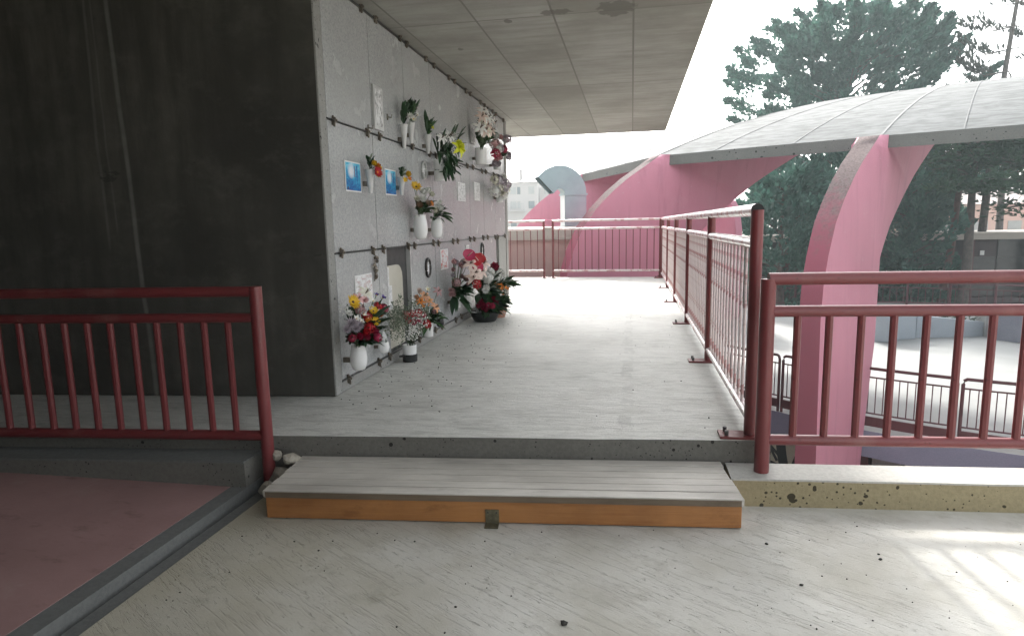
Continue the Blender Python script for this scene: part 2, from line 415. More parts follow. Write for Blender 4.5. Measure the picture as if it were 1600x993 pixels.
M['galv'] = m_paint('pinkish_rail_wear_and_glare', (.52, .30, .30), (.68, .62, .62), .44, .25)  # pale rail tone holds sky glare as well as wear
M['bolt'] = simple('dark_steel', (.12, .11, .11), (.06, .06, .06), 40, .4, 0, .8)
M['clip'] = simple('aged_bronze_clip', (.26, .23, .19), (.12, .10, .08), 30, .35, 0, .8)
M['rod'] = simple('dark_joint_rod', (.045, .045, .045), (.025, .025, .025), 20, .5)
M['pink'] = m_pink('pink_painted_concrete', (.50, .205, .275), (.56, .25, .325))
M['pinkedge'] = m_pinkedge()
M['fascia'] = concrete('grey_roof_fascia', (.185, .19, .18), (.115, .12, .112), (2, 2, 1), True, .85, 5, .1)
M['roof'] = m_roofshell()
M['seam'] = simple('roof_seam_mortar', (.20, .203, .201), (.165, .168, .166), 5, .85)
M['terr'] = simple('white_terrace_coating', (.37, .38, .375), (.32, .33, .325), 1.2, .5)
M['lilac'] = concrete('lilac_beam_paint', (.27, .26, .36), (.22, .215, .30), (1, 1, 4), False, .7)
M['bluegrey'] = concrete('blue_grey_paint', (.40, .45, .50), (.33, .37, .42), (1, 1, 1), False, .7)
M['stainblue'] = concrete('mould_stained_blue_paint', (.34, .36, .43), (.16, .17, .21), (1, 1, .5), False, .8)
M['ground'] = concrete('courtyard_concrete', (.38, .37, .33), (.30, .29, .25), (1, 1, 1), False)
M['cream'] = concrete('cream_render', (.55, .53, .42), (.46, .44, .34), (1, 1, 1), False)
M['black'] = simple('black_spray_and_tube_shade', (.012, .012, .012), (.008, .008, .008), 5, .6)
M['duct'] = simple('blue_grey_sheet_metal', (.27, .35, .37), (.23, .30, .32), 3, .45, .05, .15)
M['ductlight'] = simple('lit_tone_sheet_metal', (.55, .57, .57), (.5, .52, .52), 3, .45)
M['tan'] = concrete('tan_render', (.52, .37, .35), (.46, .32, .30), (3, 3, .5), False)
M['coping'] = concrete('pale_coping', (.50, .46, .42), (.40, .36, .33), (1, 1, 1), False)
M['blockwall'] = concrete('apartment_render', (.50, .46, .44), (.44, .40, .39), (1, 1, 1), False)
M['blockroof'] = simple('apartment_roof_tiles', (.42, .36, .33), (.36, .30, .28), 1)
M['glass'] = simple('window_glass_dark', (.10, .11, .12), (.07, .08, .09), 2, .15)
M['shutter'] = simple('grey_shutter', (.34, .33, .32), (.28, .27, .26), 2, .6)
M['niche'] = simple('dark_niche_slab', (.05, .045, .05), (.03, .028, .03), 3, .3)
M['maroonwall'] = concrete('dark_maroon_render', (.105, .080, .085), (.07, .052, .056), (1, 1, 2), False)
M['greywall'] = concrete('mauve_grey_wall', (.26, .23, .24), (.20, .175, .185), (1, 1, 2), False)
M['white'] = simple('glazed_white_ceramic', (.80, .80, .79), (.74, .74, .73), 4, .15)
M['whitemetal'] = simple('white_enamel_metal', (.62, .62, .61), (.52, .52, .51), 8, .35)
M['paper'] = simple('white_paper', (.76, .76, .75), (.70, .70, .69), 6, .6)
M['poster'] = m_poster()
M['frame'] = simple('dark_bronze_frame', (.06, .055, .05), (.03, .028, .025), 12, .3, 0, .6)
M['silver'] = simple('pale_metal_frame', (.60, .60, .59), (.5, .5, .49), 12, .35, 0, .4)
M['photo'] = m_print('grey_photo_print', 1.3, (.20, .20, .20))
M['clearglass'] = simple('milky_lamp_glass', (.72, .73, .73), (.62, .63, .63), 10, .08, .1)
M['blackpot'] = simple('black_plastic', (.02, .022, .021), (.014, .015, .015), 5, .4)
M['greenpot'] = simple('dark_green_plastic', (.012, .03, .022), (.01, .02, .015), 5, .35)
M['terracotta'] = simple('terracotta', (.42, .22, .15), (.34, .17, .11), 8, .8)
M['leafd'] = m_leaf('bouquet_leaf_dark', (.018, .05, .022), (.035, .085, .03), .4)
M['leafm'] = m_leaf('bouquet_leaf_mid', (.04, .10, .03), (.07, .14, .05), .45)
M['leafgrey'] = m_leaf('grey_green_sprays', (.16, .20, .14), (.28, .32, .24), .6)
M['dry'] = m_leaf('dried_brown_petals', (.20, .13, .10), (.34, .24, .20), .7)
M['stem'] = simple('green_stem', (.06, .10, .03), (.04, .07, .02))
M['cyp'] = m_leaf('cypress_foliage', (.036, .105, .082), (.08, .18, .135), .6, .28)
M['pine'] = m_leaf('pine_foliage', (.020, .054, .034), (.05, .105, .055), .6, .2)
M['arau'] = m_leaf('dark_sparse_needles', (.022, .032, .022), (.04, .055, .035), .6)
M['bark'] = simple('grey_brown_bark', (.10, .08, .07), (.05, .042, .038), 6, .9, .5)
M['barkred'] = simple('reddish_bark', (.13, .07, .06), (.08, .04, .035), 6, .9, .5)
M['plank'] = m_wood('weathered_grey_boards', (.56, .53, .48), (.38, .355, .32), (.28, .26, .23), .5)
M['plankedge'] = m_wood('board_edge_brown', (.17, .13, .09), (.10, .075, .05), (.08, .06, .04), .6)
M['varnish'] = m_wood('varnished_orange_pine', (.40, .185, .065), (.29, .12, .04), (.17, .07, .024), .32)
M['bracket'] = simple('tarnished_brass_steel', (.22, .20, .13), (.13, .12, .08), 40, .4, 0, .6)
M['rubble'] = concrete('broken_mortar', (.45, .42, .36), (.30, .27, .22), (1, 1, 1), False)
M['pebble'] = simple('dark_grit', (.05, .047, .042), (.025, .023, .02), 30, .9)
M['house'] = concrete('peach_render', (.62, .40, .33), (.55, .35, .29), (1, 1, 1), False)
PET = {}
def petal(name, a, b=None, rough=.55):
    if name not in PET: PET[name] = simple(name+'_petal', a, b or tuple(v*.7 for v in a), 25, rough)
    return PET[name]
petal('yellow', (.80, .50, .02)); petal('lemon', (.75, .78, .02)); petal('orange', (.72, .22, .02)); petal('red', (.50, .012, .02))
petal('crimson', (.30, .006, .04)); petal('magenta', (.50, .03, .10)); petal('white', (.80, .80, .77), (.62, .62, .58)); petal('cream', (.74, .72, .60))
petal('pink', (.70, .40, .40)); petal('blush', (.78, .62, .54)); petal('peach', (.66, .32, .16)); petal('dusty', (.42, .24, .24)); petal('lilacp', (.48, .42, .46))
petal('violet', (.10, .06, .28)); petal('brown', (.10, .05, .02))

# ------------------------------------------------------------------ setting
SL = .0953
def edge_y(x): return 2.887 + SL*(x-.526)
b = MB(); b.prism([(-1500, -1500), (1500, -1500), (1500, 1500), (-1500, 1500)], -4.6, -4.15)
tag(b.build('ground', M['ground']), kind='structure')
# walkway block
b = MB()
N = 60; pts = []
rnd = random.Random(3)
for i in range(N+1):
    x = -9 + 9.62*i/N; pts.append((x, edge_y(x) + rnd.uniform(-.004, .004)))
poly = pts + [(.62, 11.62), (-9, 11.62)]
n = len(poly)
b.add([(x, y, 0) for x, y in poly], [tuple(range(n))])
b.cur = 1
b.add([(x, y, 0) for x, y in poly] + [(x, y, -4.1) for x, y in poly], [((i+1) % n, i, n+i, n+(i+1) % n) for i in range(n)])
tag(b.build('walkway', [M['walk'], M['kerb']]), kind='structure')
# lower concrete floor right of the gutter
def wall_y(x): return 2.69 + .082*(x-.526)
b = MB(); b.prism([(-1.63, -6), (7, -6), (7, wall_y(7)+.1), (.3, wall_y(.3)+.1), (.3, edge_y(.3)-.002), (-1.63, edge_y(-1.63)-.002)], -4.1, -.22)
tag(b.build('floor', M['floor']), kind='structure')
b = MB()
b.prism([(-1.695, -6), (-1.632, -6), (-1.632, 2.68), (-1.695, 2.68)], -.5, -.226)
b.prism([(-1.81, -6), (-1.730, -6), (-1.730, 2.67), (-1.81, 2.67)], -.5, -.1915)
b.cur = 1
b.prism([(-1.730, -6), (-1.695, -6), (-1.695, 2.672), (-1.730, 2.672)], -.5, -.31)
tag(b.build('gutter', [M['cement'], M['groove']]), kind='structure')
b = MB()
rows = [(-1.81, -.190), (-2.1, -.176), (-2.9, -.140), (-9, -.10)]
V = []; F = []
for x, z in rows: V += [(x, -6, z), (x, 2.66, z)]
V += [(x, y, -.5) for x, y in ((-1.81, -6), (-1.81, 2.66))]
b.add(V, [(2*i, 2*i+1, 2*i+3, 2*i+2) for i in range(3)] + [(1, 0, 8, 9)])
tag(b.build('passage_floor', M['redfloor']), kind='structure')

# kerb walls under the front railings
def low_wall(x0, x1, yf, depth, z0, z1, name, label, top, face):
    t = thing(name, label, 'low wall', (x0, yf(x0), z0))
    k = 40; fr = random.Random(11); bodyp = MB()
    P = [(x0+(x1-x0)*i/k, yf(x0+(x1-x0)*i/k)) for i in range(k+1)]
    poly = P + [(x, y+depth) for x, y in P[::-1]]
    bodyp.prism([(x-x0, y-yf(x0)) for x, y in poly], -.4, z1-z0-.006)
    bodyp.build('body', face, t)
    c = MB(); poly = [(x, y-.003+fr.uniform(-.003, .003)) for x, y in P] + [(x, y+depth) for x, y in P[::-1]]
    c.prism([(x-x0, y-yf(x0)) for x, y in poly], z1-z0-.008, z1-z0)
    c.build('coping', top, t)
low_wall(.42, 7, wall_y, .18, -.22, -.098, 'kerb_wall', 'pitted ochre concrete kerb wall under the red railing, right of the wooden step', M['lowtop'], M['lowwall'])
low_wall(-9, -1.735, lambda x: 2.512 + SL*(x+1.69), .152, -.16, -.068, 'kerb_wall', 'dim grey concrete kerb under the dark railing, beside the red floor', M['cement'], M['kerb'])

# roof slab over the walkway
b = MB(); b.box((-9, -4, 2.36), (.50, 10.42, 2.62))
so_ = b.build('overhang_slab', M['ceil']); tag(so_, 'board marked concrete slab hanging over the walkway and its memorial wall', 'roof slab')
# unseen walls added to keep light out of the passage, left and behind
b = MB(); b.box((-7.2, -4, -.4), (-7.0, 2.3, 2.358)); tag(b.build('added_passage_wall', M['dark']), 'unseen dark concrete side wall added to keep light off the red floored passage', 'wall')
b = MB(); b.box((-6.998, -1.9, -.4), (.48, -1.7, 2.358)); tag(b.build('added_passage_wall', M['dark']), 'unseen dark concrete wall added behind the camera to cut sky light', 'wall')

# ------------------------------------------------------------------ memorial wall
def dw_y(x): return 3.366 + .09*(x+1.695)
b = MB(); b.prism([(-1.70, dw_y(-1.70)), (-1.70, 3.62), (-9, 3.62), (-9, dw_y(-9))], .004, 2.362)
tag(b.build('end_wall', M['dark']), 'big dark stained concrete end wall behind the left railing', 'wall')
XW = -1.695
NW = thing('burial_niche_wall', 'grey granite wall of burial niches with bronze clips along the walkway', 'memorial wall', (XW, 3.45, 0))
O = Vector((XW, 3.45, 0))
def rel(b_):
    b_.v = [v - O for v in b_.v]; return b_
Y0, PW, NC = 3.462, .645, 8
ZR = [.075, .83, 1.59, 2.345]
b = MB(); b.box((-4.2, 3.625, .004), (XW-.05, 8.73, 2.357)); rel(b).build('core', M['strip'], NW)
b = MB(); b.prism([(-1.765, 3.368), (XW+.006, 3.368), (XW+.006, 3.452), (-1.765, 3.452)], .005, 2.356); rel(b).build('corner_strip', M['strip'], NW, bevel=.006)
b = MB(); b.box((-1.75, 8.63, .005), (XW+.010, 8.742, 2.356)); rel(b).build('end_strip', M['strip'], NW, bevel=.006)
b = MB(); b.box((-1.75, 3.455, .005), (XW+.004, 8.628, .070)); rel(b).build('plinth', M['strip'], NW, bevel=.004)
b = MB(); b.box((XW-.05, 3.63, .07), (XW-.03, 8.63, 2.35)); rel(b).build('backing', M['rod'], NW)
niche_col = 1
for r_ in range(3):
    for c in range(NC):
        if r_ == 0 and c in (niche_col, 7): continue
        y0 = Y0 + c*PW; b = MB()
        g = .0018 if c % 2 == 0 and r_ > 0 else .003
        b.box((XW-.028, y0+g, ZR[r_]+.006), (XW+random.uniform(-.0012, .0012), y0+PW-g, ZR[r_+1]-.006))
        rel(b).build('granite_panel', M['granite'], NW)
# open niche with cream inner plate
yn = Y0 + niche_col*PW
b = MB()
b.box((XW-.028, yn+.003, ZR[0]+.006), (XW, yn+.15, ZR[1]-.006)); rel(b).build('granite_panel', M['granite'], NW)
b = MB(); b.box((XW-.22, yn+.15, .09), (XW-.20, yn+PW-.003, .82)); rel(b).build('niche_back', M['strip'], NW)
b = MB()
zt = .70
arc = [(yn+.17, .10), (yn+.50, .10), (yn+.50, .58)] + [(yn+.40+.10*math.cos(t), .60+.10*math.sin(t)) for t in (0, .4, .8, 1.2, 1.57)] + [(yn+.17, .70)]
k = len(arc); b.add([(XW-.045, y, z) for y, z in arc] + [(XW-.02, y, z) for y, z in arc], [tuple(range(k))[::-1], tuple(range(k, 2*k))] + [(i, (i+1) % k, k+(i+1) % k, k+i) for i in range(k)])
rel(b).build('niche_plate', simple('cream_niche_plate', (.52, .50, .43), (.45, .43, .36), 5, .5), NW)
b = MB(); b.box((XW-.20, yn+PW-.02, .08), (XW+.004, yn+PW-.004, .826)); rel(b).build('niche_jamb', M['silver'], NW)
y7 = Y0 + 7*PW
b = MB(); b.box((XW-.2, y7+.003, .085), (XW-.16, y7+PW-.1, .82)); rel(b).build('granite_panel', M['strip'], NW)
b = MB(); b.box((XW-.028, y7+.16, .085), (XW, y7+PW-.006, .82)); rel(b).build('granite_panel', M['strip'], NW)
for z in ZR:
    b = MB(); b.tube([(XW+.010, Y0-.02, z), (XW+.010, 8.62, z)], .004, 6); rel(b).build('joint_rod', M['rod'], NW)
def clip_mesh():
    b = MB()
    b.box((.0, -.008, -.026), (.010, .008, .028)); b.box((.010, -.015, -.007), (.022, .015, .007)); b.tube([(.014, 0, -.034), (.016, 0, .018)], .0065, 8)
    b.blob((.024, 0, .003), .0085, 1)
    return b.mesh('clip', M['clip'], True)
cm = clip_mesh()
for ri, z in enumerate(ZR):
    for c in range(NC):
        for dy in (.09, PW-.10):
            y = Y0 + c*PW + dy + random.uniform(-.03, .03)
            inst(cm, 'clip', NW, mat=Matrix.Translation(Vector((XW+.004, y, z+random.uniform(-.006, .006))) - O) @ Matrix.Rotation(random.uniform(-.25, .25), 4, 'X'))

# ------------------------------------------------------------------ railings
def straight_railing(name, label, p0, p1, zt, zm, zb, bal, r=(.024, .021, .021, .0145), posts=(), postr=.029, mats=None, zpost=0, plates=False, flat=False, zpt=None):
    p0, p1 = Vector(p0), Vector(p1); t = thing(name, label, 'railing', p0)
    d = p1-p0; L = d.length; d = d/L; mats = mats or [M['rail']]*3
    def pt(s, z): return d*s + Vector((0, 0, z-p0.z))
    for nm, z, rr, mm in (('top_rail', zt, r[0], mats[0]), ('middle_rail', zm, r[1], mats[0]), ('bottom_rail', zb, r[2], mats[0])):
        b = MB(); b.tube([pt(0, z), pt(L, z)], rr, 14); b.build(nm, mm, t, 'auto')
    if posts:
        for s in posts:
            b = MB(); b.tube([pt(s, zpost), pt(s, zpt if zpt is not None else zt)], postr, 14); o = b.build('post', mats[1], t, 'auto')
            if plates:
                q = MB(); side = d.cross(Vector((0, 0, 1)))
                q.obox(pt(s, zpost+.006) - side*.05, d*.05, side*.085, (0, 0, .006)); q.build('base_plate', mats[1], o)
                for e in (-1, 1):
                    q = MB(); c = pt(s, zpost+.012) - side*.105 + d*.028*e; q.tube([c, c+Vector((0, 0, .022))], .009, 6)
                    q.build('bolt', M['bolt'], o)
    me = MB()
    if flat: me.obox((0, 0, (zm+zb)/2-p0.z), d*r[3], d.cross(Vector((0, 0, 1)))*r[3]*.6, (0, 0, (zm-zb)/2))
    else: me.tube([(0, 0, zb-p0.z), (0, 0, zm-p0.z)], r[3], 8)
    me = me.mesh('baluster', mats[2], True)
    for s in bal: inst(me, 'baluster', t, d*s)
    return t
# right front railing, on the kerb wall
a = math.atan(.0816); d2 = Vector((math.cos(a), math.sin(a), 0))
p0 = Vector((.558, 2.779, -.098))
straight_railing('railing', 'oxide red steel railing on the pitted kerb wall, facing the round terrace', p0, p0 + d2*4.2, .735, .600, .045,
                 [.123+.1265*i for i in range(32)], posts=(0, 4.2), zpost=-.1, postr=.031, r=(.026, .024, .023, .016), flat=False)
# left front railing
a = math.atan(.09); d2 = Vector((math.cos(a), math.sin(a), 0))
p1 = Vector((-1.672, 2.604, -.16)); p0 = p1 - d2*4.6
straight_railing('railing', 'dark red railing in shade in front of the dark end wall', p0, p1, .702, .582, .026,
                 [4.6-.145-.1155*i for i in range(38)], posts=(0, 4.6), zpost=-.2, postr=.029, r=(.024, .022, .024, .015), zpt=.725)
# side railing along the walkway
xr = .535
posts = [0, 1.60, 3.32, 5.02, 6.72, 8.44]
p0 = Vector((xr, 2.945, 0))
bal = []
for i in range(5):
    a0, a1 = posts[i], posts[i+1]; k = 13
    bal += [a0 + (a1-a0)*(j+1)/(k+1) for j in range(k)]
side = straight_railing('railing', 'long worn red railing along the right edge of the walkway', p0, p0+Vector((-.012, 8.44, 0)), 1.02, .875, .085, bal,
                 r=(.028, .025, .022, .0075), posts=posts, postr=.027, mats=[M['galv'], M['rail'], M['galv']], plates=True)
b = MB(); b.lathe([(.0275, -.002), (.0275, .001)], n=14); 
q = b.build('tube_end_shade_disc', M['black'], side); q.rotation_euler = (R(90), 0, 0); q.location = (0, -.0015, 1.02)  # black disc stands for the shade inside the hollow tube
# far railing in two frames
straight_railing('railing', 'pink red railing frame at the far end, beside the memorial wall', (-3.4, 11.5, 0), (-1.545, 11.48, 0), 1.02, .875, .13,
                 [.1+.125*i for i in range(14)], r=(.02, .02, .02, .008), posts=(.02, 1.84), postr=.022, plates=True, mats=[M['galv'], M['rail'], M['rail']])
straight_railing('railing', 'wider pink red railing frame at the far end, ahead of the large fin', (-1.41, 11.478, 0), (.50, 11.46, 0), 1.02, .875, .13,
                 [.115+.12*i for i in range(15)], r=(.02, .02, .02, .008), posts=(.015, 1.9), postr=.022, plates=True, mats=[M['galv'], M['rail'], M['rail']])

# ------------------------------------------------------------------ wooden step
WF = Vector((-1.495, 2.284, -.22)); WR = Vector((.431, 2.468, -.22))
dv = (WR-WF).normalized(); nv = Vector((-dv.y, dv.x, 0)); WL = (WR-WF).length
st = thing('wooden_step', 'weathered board step with varnished orange front, laid before the walkway', 'step', WF)
st.rotation_euler = (0, 0, math.atan2(dv.y, dv.x))
depth = .405; nb = 6; bw = depth/nb
for i in range(nb):
    b = MB(); z = .127 + random.uniform(-.0015, .0015)
    b.box((-.004+random.uniform(-.004, .004), -.008+i*bw+.0022, .097), (WL+.004+random.uniform(-.005, .003), -.008+(i+1)*bw-.0022, z))
    b.build('board', [M['plank']], st, bevel=.0025)
b = MB(); b.box((0, 0, .004), (WL, .028, .0965)); b.build('front_board', M['varnish'], st, bevel=.004)
for x in (0, WL-.028):
    b = MB(); b.box((x+.001, .029, .002), (x+.027, depth-.02, .096)); b.build('side_board', M['varnish'], st, bevel=.003)
b = MB(); b.box((.005, -.0115, .098), (WL-.005, -.0085, .122)); b.build('edge_lip', M['plankedge'], st)
b = MB(); b.box((.925, -.005, .003), (.980, -.0005, .062)); b.box((.925, -.045, .001), (.980, -.0005, .005))
br_ = b.build('bracket', M['bracket'], st)
b = MB()
for x in (.935, .970):
    b.blob((x, -.006, .05), .004, 1)
b.build('screw', M['bolt'], br_)

# rubble and grit
for i, (x_, y_, z_, r_, sq, lab) in enumerate(((-1.60, 2.60, -.18, .060, (1.1, .8, .9), 'grey mortar lump at the foot of the left railing post'),
        (-1.555, 2.61, -.085, .042, (1.3, .8, .6), 'pale broken mortar chunk on top of the rubble behind the wooden step'),
        (-1.53, 2.63, -.165, .060, (.9, .7, 1.0), 'dull mortar block between the step and the walkway edge'),
        (-1.625, 2.50, -.185, .038, (.9, 1.2, .8), 'flat broken piece of concrete leaning at the gutter end'),
        (-1.64, 2.62, -.075, .026, (1, 1, 1), 'small brown mortar crumb resting against the left post'))):
    b = MB(); b.blob((0, 0, 0), r_, 2, .17, sq); o = b.build('mortar_chunk', M['rubble']); o.location = (x_, y_, z_); o.rotation_euler = (.3*i, .5-.2*i, i*1.3)
    tag(o, lab, 'rubble')
for i, (px, py, r_) in enumerate(((881, 975, .011), (1252, 914, .006), (1373, 866, .005), (1376, 874, .006), (1198, 850, .006), (460, 846, .004), (498, 860, .004), (648, 846, .004), (712, 948, .004), (450, 808, .008))):
    p = at_z(px, py, -.22); b = MB(); b.blob((0, 0, 0), r_, 1, .25, (1.2, .9, .7)); o = b.build('pebble', M['pebble']); o.location = p + Vector((0, 0, r_*.5))
    tag(o, 'tiny dark pebble lying loose on the pale grooved floor', 'pebble', 'pebbles on the grooved floor')
b = MB(); rr = random.Random(5)
for i in range(170):
    x = rr.uniform(-1.6, 2.0); y = rr.uniform(.9, 2.6)
    if y > wall_y(x)-.03 or (-1.55 < x < .46 and y > 2.27 + .0955*(x+1.495)): continue
    s = rr.uniform(.0012, .0035); b.blob((x, y, -.2195), s, 0, .3)
for i in range(500):
    x = rr.gauss(-1.45, .3); y = rr.uniform(3.2, 9)
    if i % 4 == 0: x = rr.uniform(-1.6, .5); y = rr.uniform(2.9, 10)
    if x < -1.66 or x > .55 or y < edge_y(x)+.05: continue
    s = rr.uniform(.0015, .005); b.blob((x, y, .0005), s, 0, .3)
tag(b.build('grit', M['pebble']), kind='stuff', label='loose dark grit scattered over floor and walkway', cat='grit')

# ------------------------------------------------------------------ flowers
def petal_fn(L, W, cup, tip=.6, n0=.15):
    def f(u, v):
        wd = W*(math.sin(math.pi*min(1, u*.94+.06))**tip)*(v-.5)
        return Vector((u*L*math.cos(cup*u), wd, u*L*math.sin(cup*u) + abs(v-.5)*W*.35*u))
    return f
FM = {}
FS = 1.42
def flower_mesh(kind, col, col2=None):
    key = (kind, col, col2)
    if key in FM: return FM[key]
    b = MB(); r = random.Random(str(key)); mats = [PET[col]]
    def ring(n, L, W, tilt, cup, off=0, z=0, nu=3, tip=.6):
        f = petal_fn(L, W, cup, tip)
        for i in range(n):
            Mx = Matrix.Rotation(2*math.pi*(i+off)/n + r.uniform(-.08, .08), 4, 'Z') @ Matrix.Translation((0, 0, z)) @ Matrix.Rotation(-tilt + r.uniform(-.12, .12), 4, 'Y')
            b.grid(lambda u, v: Mx @ f(u, v), nu, 2)
    if kind == 'gerbera':
        ring(16, 1, .26, .12, .2); ring(14, .85, .24, .3, .2, .5, .03)
        mats.append(PET[col2 or 'brown']); b.cur = 1; b.blob((0, 0, .06), .24, 1, .06, (1, 1, .5))
    elif kind == 'rose':
        for k, (n, L, t) in enumerate(((6, 1.0, .35), (6, .95, .75), (5, .85, 1.1), (4, .7, 1.4))): ring(n, L, .9, t, .55, k*.5, 0, 3, .5)
    elif kind == 'carnation':
        for i in range(80):
            z = r.uniform(-.1, 1); a = r.uniform(0, 6.28); q = math.sqrt(max(0, 1-z*z)); c = Vector((q*math.cos(a), q*math.sin(a), z*.75))*r.uniform(.75, 1)
            d = c.normalized(); e = d.orthogonal().normalized(); e.rotate(Matrix.Rotation(r.uniform(0, 6), 3, d)); h = d.cross(e)
            s = r.uniform(.2, .34); b.add([c-e*s-h*s*.4, c+e*s-h*s*.4+d*.1, c+e*s*.8+h*s*.5, c-e*s*.7+h*s*.5+d*.12], [(0, 1, 2, 3)])
    elif kind == 'mum':
        for k, (n, L, t) in enumerate(((14, 1, .05), (13, .95, .35), (11, .85, .7), (8, .7, 1.05), (5, .5, 1.35))): ring(n, L, .2, t, .45, k*.5, 0, 2)
    elif kind == 'lily':
        ring(6, 1.15, .42, .75, -.95, 0, 0, 4, .8)
        mats.append(PET['brown' if col2 is None else col2]); b.cur = 1
        for i in range(5): 
            a = i*1.26; b.tube([(0, 0, 0), (.15*math.cos(a), .15*math.sin(a), .8)], .03, 4)
    elif kind == 'anthurium':
        def f(u, v):
            t = 2*math.pi*v; rr_ = .62 + .38*math.cos(t) if abs(t-math.pi) > .01 else .3
            rr_ = .75 - .22*math.cos(2*t) + .28*max(0, math.cos(t))**3
            x = u*rr_*math.cos(t)*1.15; y = u*rr_*math.sin(t)*.85
            return Vector((x, y, .55*y*y*u + .35*x*x - .15*u))
        b.grid(f, 3, 18)
        mats.append(PET[col2 or 'blush']); b.cur = 1; b.tube([(-.1, 0, 0), (.15, 0, .3), (.45, 0, .62)], .075, 6, True, .04)
    elif kind == 'small':
        ring(5, 1, .75, .25, .3, 0, 0, 2, .5)
        mats.append(PET[col2 or 'yellow']); b.cur = 1; b.blob((0, 0, .05), .2, 0)
    me = b.mesh('flower', mats, 'all'); FM[key] = me; return me
def leaf(b, p, d, L, W, bend=.3, r=random):
    d = d.normalized(); s = d.cross(Vector((0, 0, 1)))
    s = s.normalized() if s.length > .1 else Vector((0, 1, 0)); s.rotate(Matrix.Rotation(r.uniform(-.7, .7), 3, d)); n = s.cross(d)
    def f(u, v):
        wd = W*math.sin(math.pi*min(1, u*.95+.05))**.8*(v-.5)*2
        return p + d*(L*u) + s*wd + n*(abs(wd)*.35) - Vector((0, 0, 1))*(bend*L*u*u)
    b.grid(f, 5, 2)
def orient(pos, d, size, spin):
    q = d.to_track_quat('Z', 'Y').to_matrix().to_4x4()
    return Matrix.Translation(pos) @ q @ Matrix.Rotation(spin, 4, 'Z') @ Matrix.Scale(size, 4)

def vase_profile(kind, h, r):
    if kind == 'egg': return [(r*.55, 0), (r*.72, h*.04), (r*.95, h*.25), (r, h*.5), (r*.92, h*.72), (r*.78, h*.9), (r*.80, h), (r*.72, h), (r*.70, h*.9)]
    if kind == 'cyl': return [(r*.9, 0), (r*.92, h*.03), (r, h*.97), (r, h), (r*.9, h), (r*.9, h*.9)]
    if kind == 'cone': return [(r*.35, 0), (r*.4, h*.05), (r*.6, h*.5), (r, h), (r*.92, h), (r*.9, h*.95)]
    if kind == 'bowl': return [(r*.7, 0), (r*.75, h*.05), (r*.95, h*.6), (r, h), (r*1.06, h), (r*1.06, h*.92), (r*.98, h*.9), (r*.9, h*.9)]
def bouquet(name, label, cat, base, vase, flowers, leaves=(), group=None, filler=None, wallmount=False, seed=1, face=Vector((.75, -.55, .25)), sprays=None):
    """base: bottom centre of the vase; vase: (kind, h, r, material); flowers: (kind, col, col2, world point, size)"""
    r = random.Random(seed); base = Vector(base); t = thing(name, label, cat, base, group)
    kind, h, rad, mt = vase; mouth = Vector((0, 0, h))
    b = MB(); b.lathe(vase_profile(kind, h, rad), n=24); vo = b.build('vase' if kind != 'bowl' else 'pot', mt, t, 'auto')
    if wallmount:
        b = MB(); b.box((XW-base.x+.001, -.012, h*.3), (-rad*.5, .012, h*.3+.03)); b.build('bracket', M['clip'], t)
    stems = MB(); cnt = Vector((0, 0, 0)); k = 0
    for kd, c1, c2, p, s in flowers:
        q = Vector(p) - base; d = ((q-mouth).normalized()*.55 + face + Vector((r.uniform(-.3, .3), r.uniform(-.3, .3), r.uniform(-.1, .3)))).normalized()
        inst(flower_mesh(kd, c1, c2), 'flower', t, mat=orient(q, d, s*FS, r.uniform(0, 6)))
        mid = (mouth+q)/2 + Vector((0, 0, .01)); stems.tube([mouth+Vector((r.uniform(-.02, .02), r.uniform(-.02, .02), -.04)), mid, q-d*s*.25], .0022, 5)
    if flowers: stems.build('stems', M['stem'], t)
    for (n, mt2, L, W, spread, upz) in leaves:
        b = MB()
        for i in range(n):
            a = r.uniform(-2.2, 1.6); d = Vector((math.cos(a)*spread+.15, math.sin(a)*spread, r.uniform(upz-.35, upz+.35)))
            if d.x < -.05: d.x = abs(d.x)*.3
            st0 = mouth + d.normalized()*r.uniform(0, .6)*L + Vector((0, 0, r.uniform(-.01, .03)))
            leaf(b, st0, d, L*r.uniform(.6, 1.15), W*r.uniform(.7, 1.2), r.uniform(.05, .6), r)
        b.build('foliage', M[mt2], t, 'all')
    if filler:
        for (n, col, c, rad3, s) in filler:
            b = MB(); c = Vector(c)-base
            for i in range(n):
                while True:
                    e = Vector((r.uniform(-1, 1), r.uniform(-1, 1), r.uniform(-1, 1)))
                    if e.length < 1: break
                p = c + Vector((e.x*rad3[0], e.y*rad3[1], e.z*rad3[2])); 
                if p.x + base.x < XW+.012: p.x = XW+.012-base.x
                b.blob(p, s*r.uniform(.6, 1.3), 0, .2)
            b.build('filler_flowers', PET[col], t)
    if sprays:
        for (n, mt3, c, rad3) in sprays:
            b = MB(); c = Vector(c)-base
            for i in range(n):
                e = Vector((r.gauss(0, .45), r.gauss(0, .45), r.gauss(0, .45)))
                p = c + Vector((e.x*rad3[0], e.y*rad3[1], e.z*rad3[2]))
                if p.x + base.x < XW+.012: p.x = XW+.012-base.x
                d = (p-mouth).normalized(); b.tube([p-d*.05, p], .0009, 3, False)
                for j in range(5):
                    o_ = Vector((r.gauss(0, .010), r.gauss(0, .010), r.gauss(0, .010))); s = r.uniform(.003, .007); dd = (d+o_*60).normalized()
                    leaf(b, p+o_, dd, s*3, s, .2, r)
            b.build('sprays', mt3, t)
    return t
def P(px, py, X): return at_x(px, py, X)

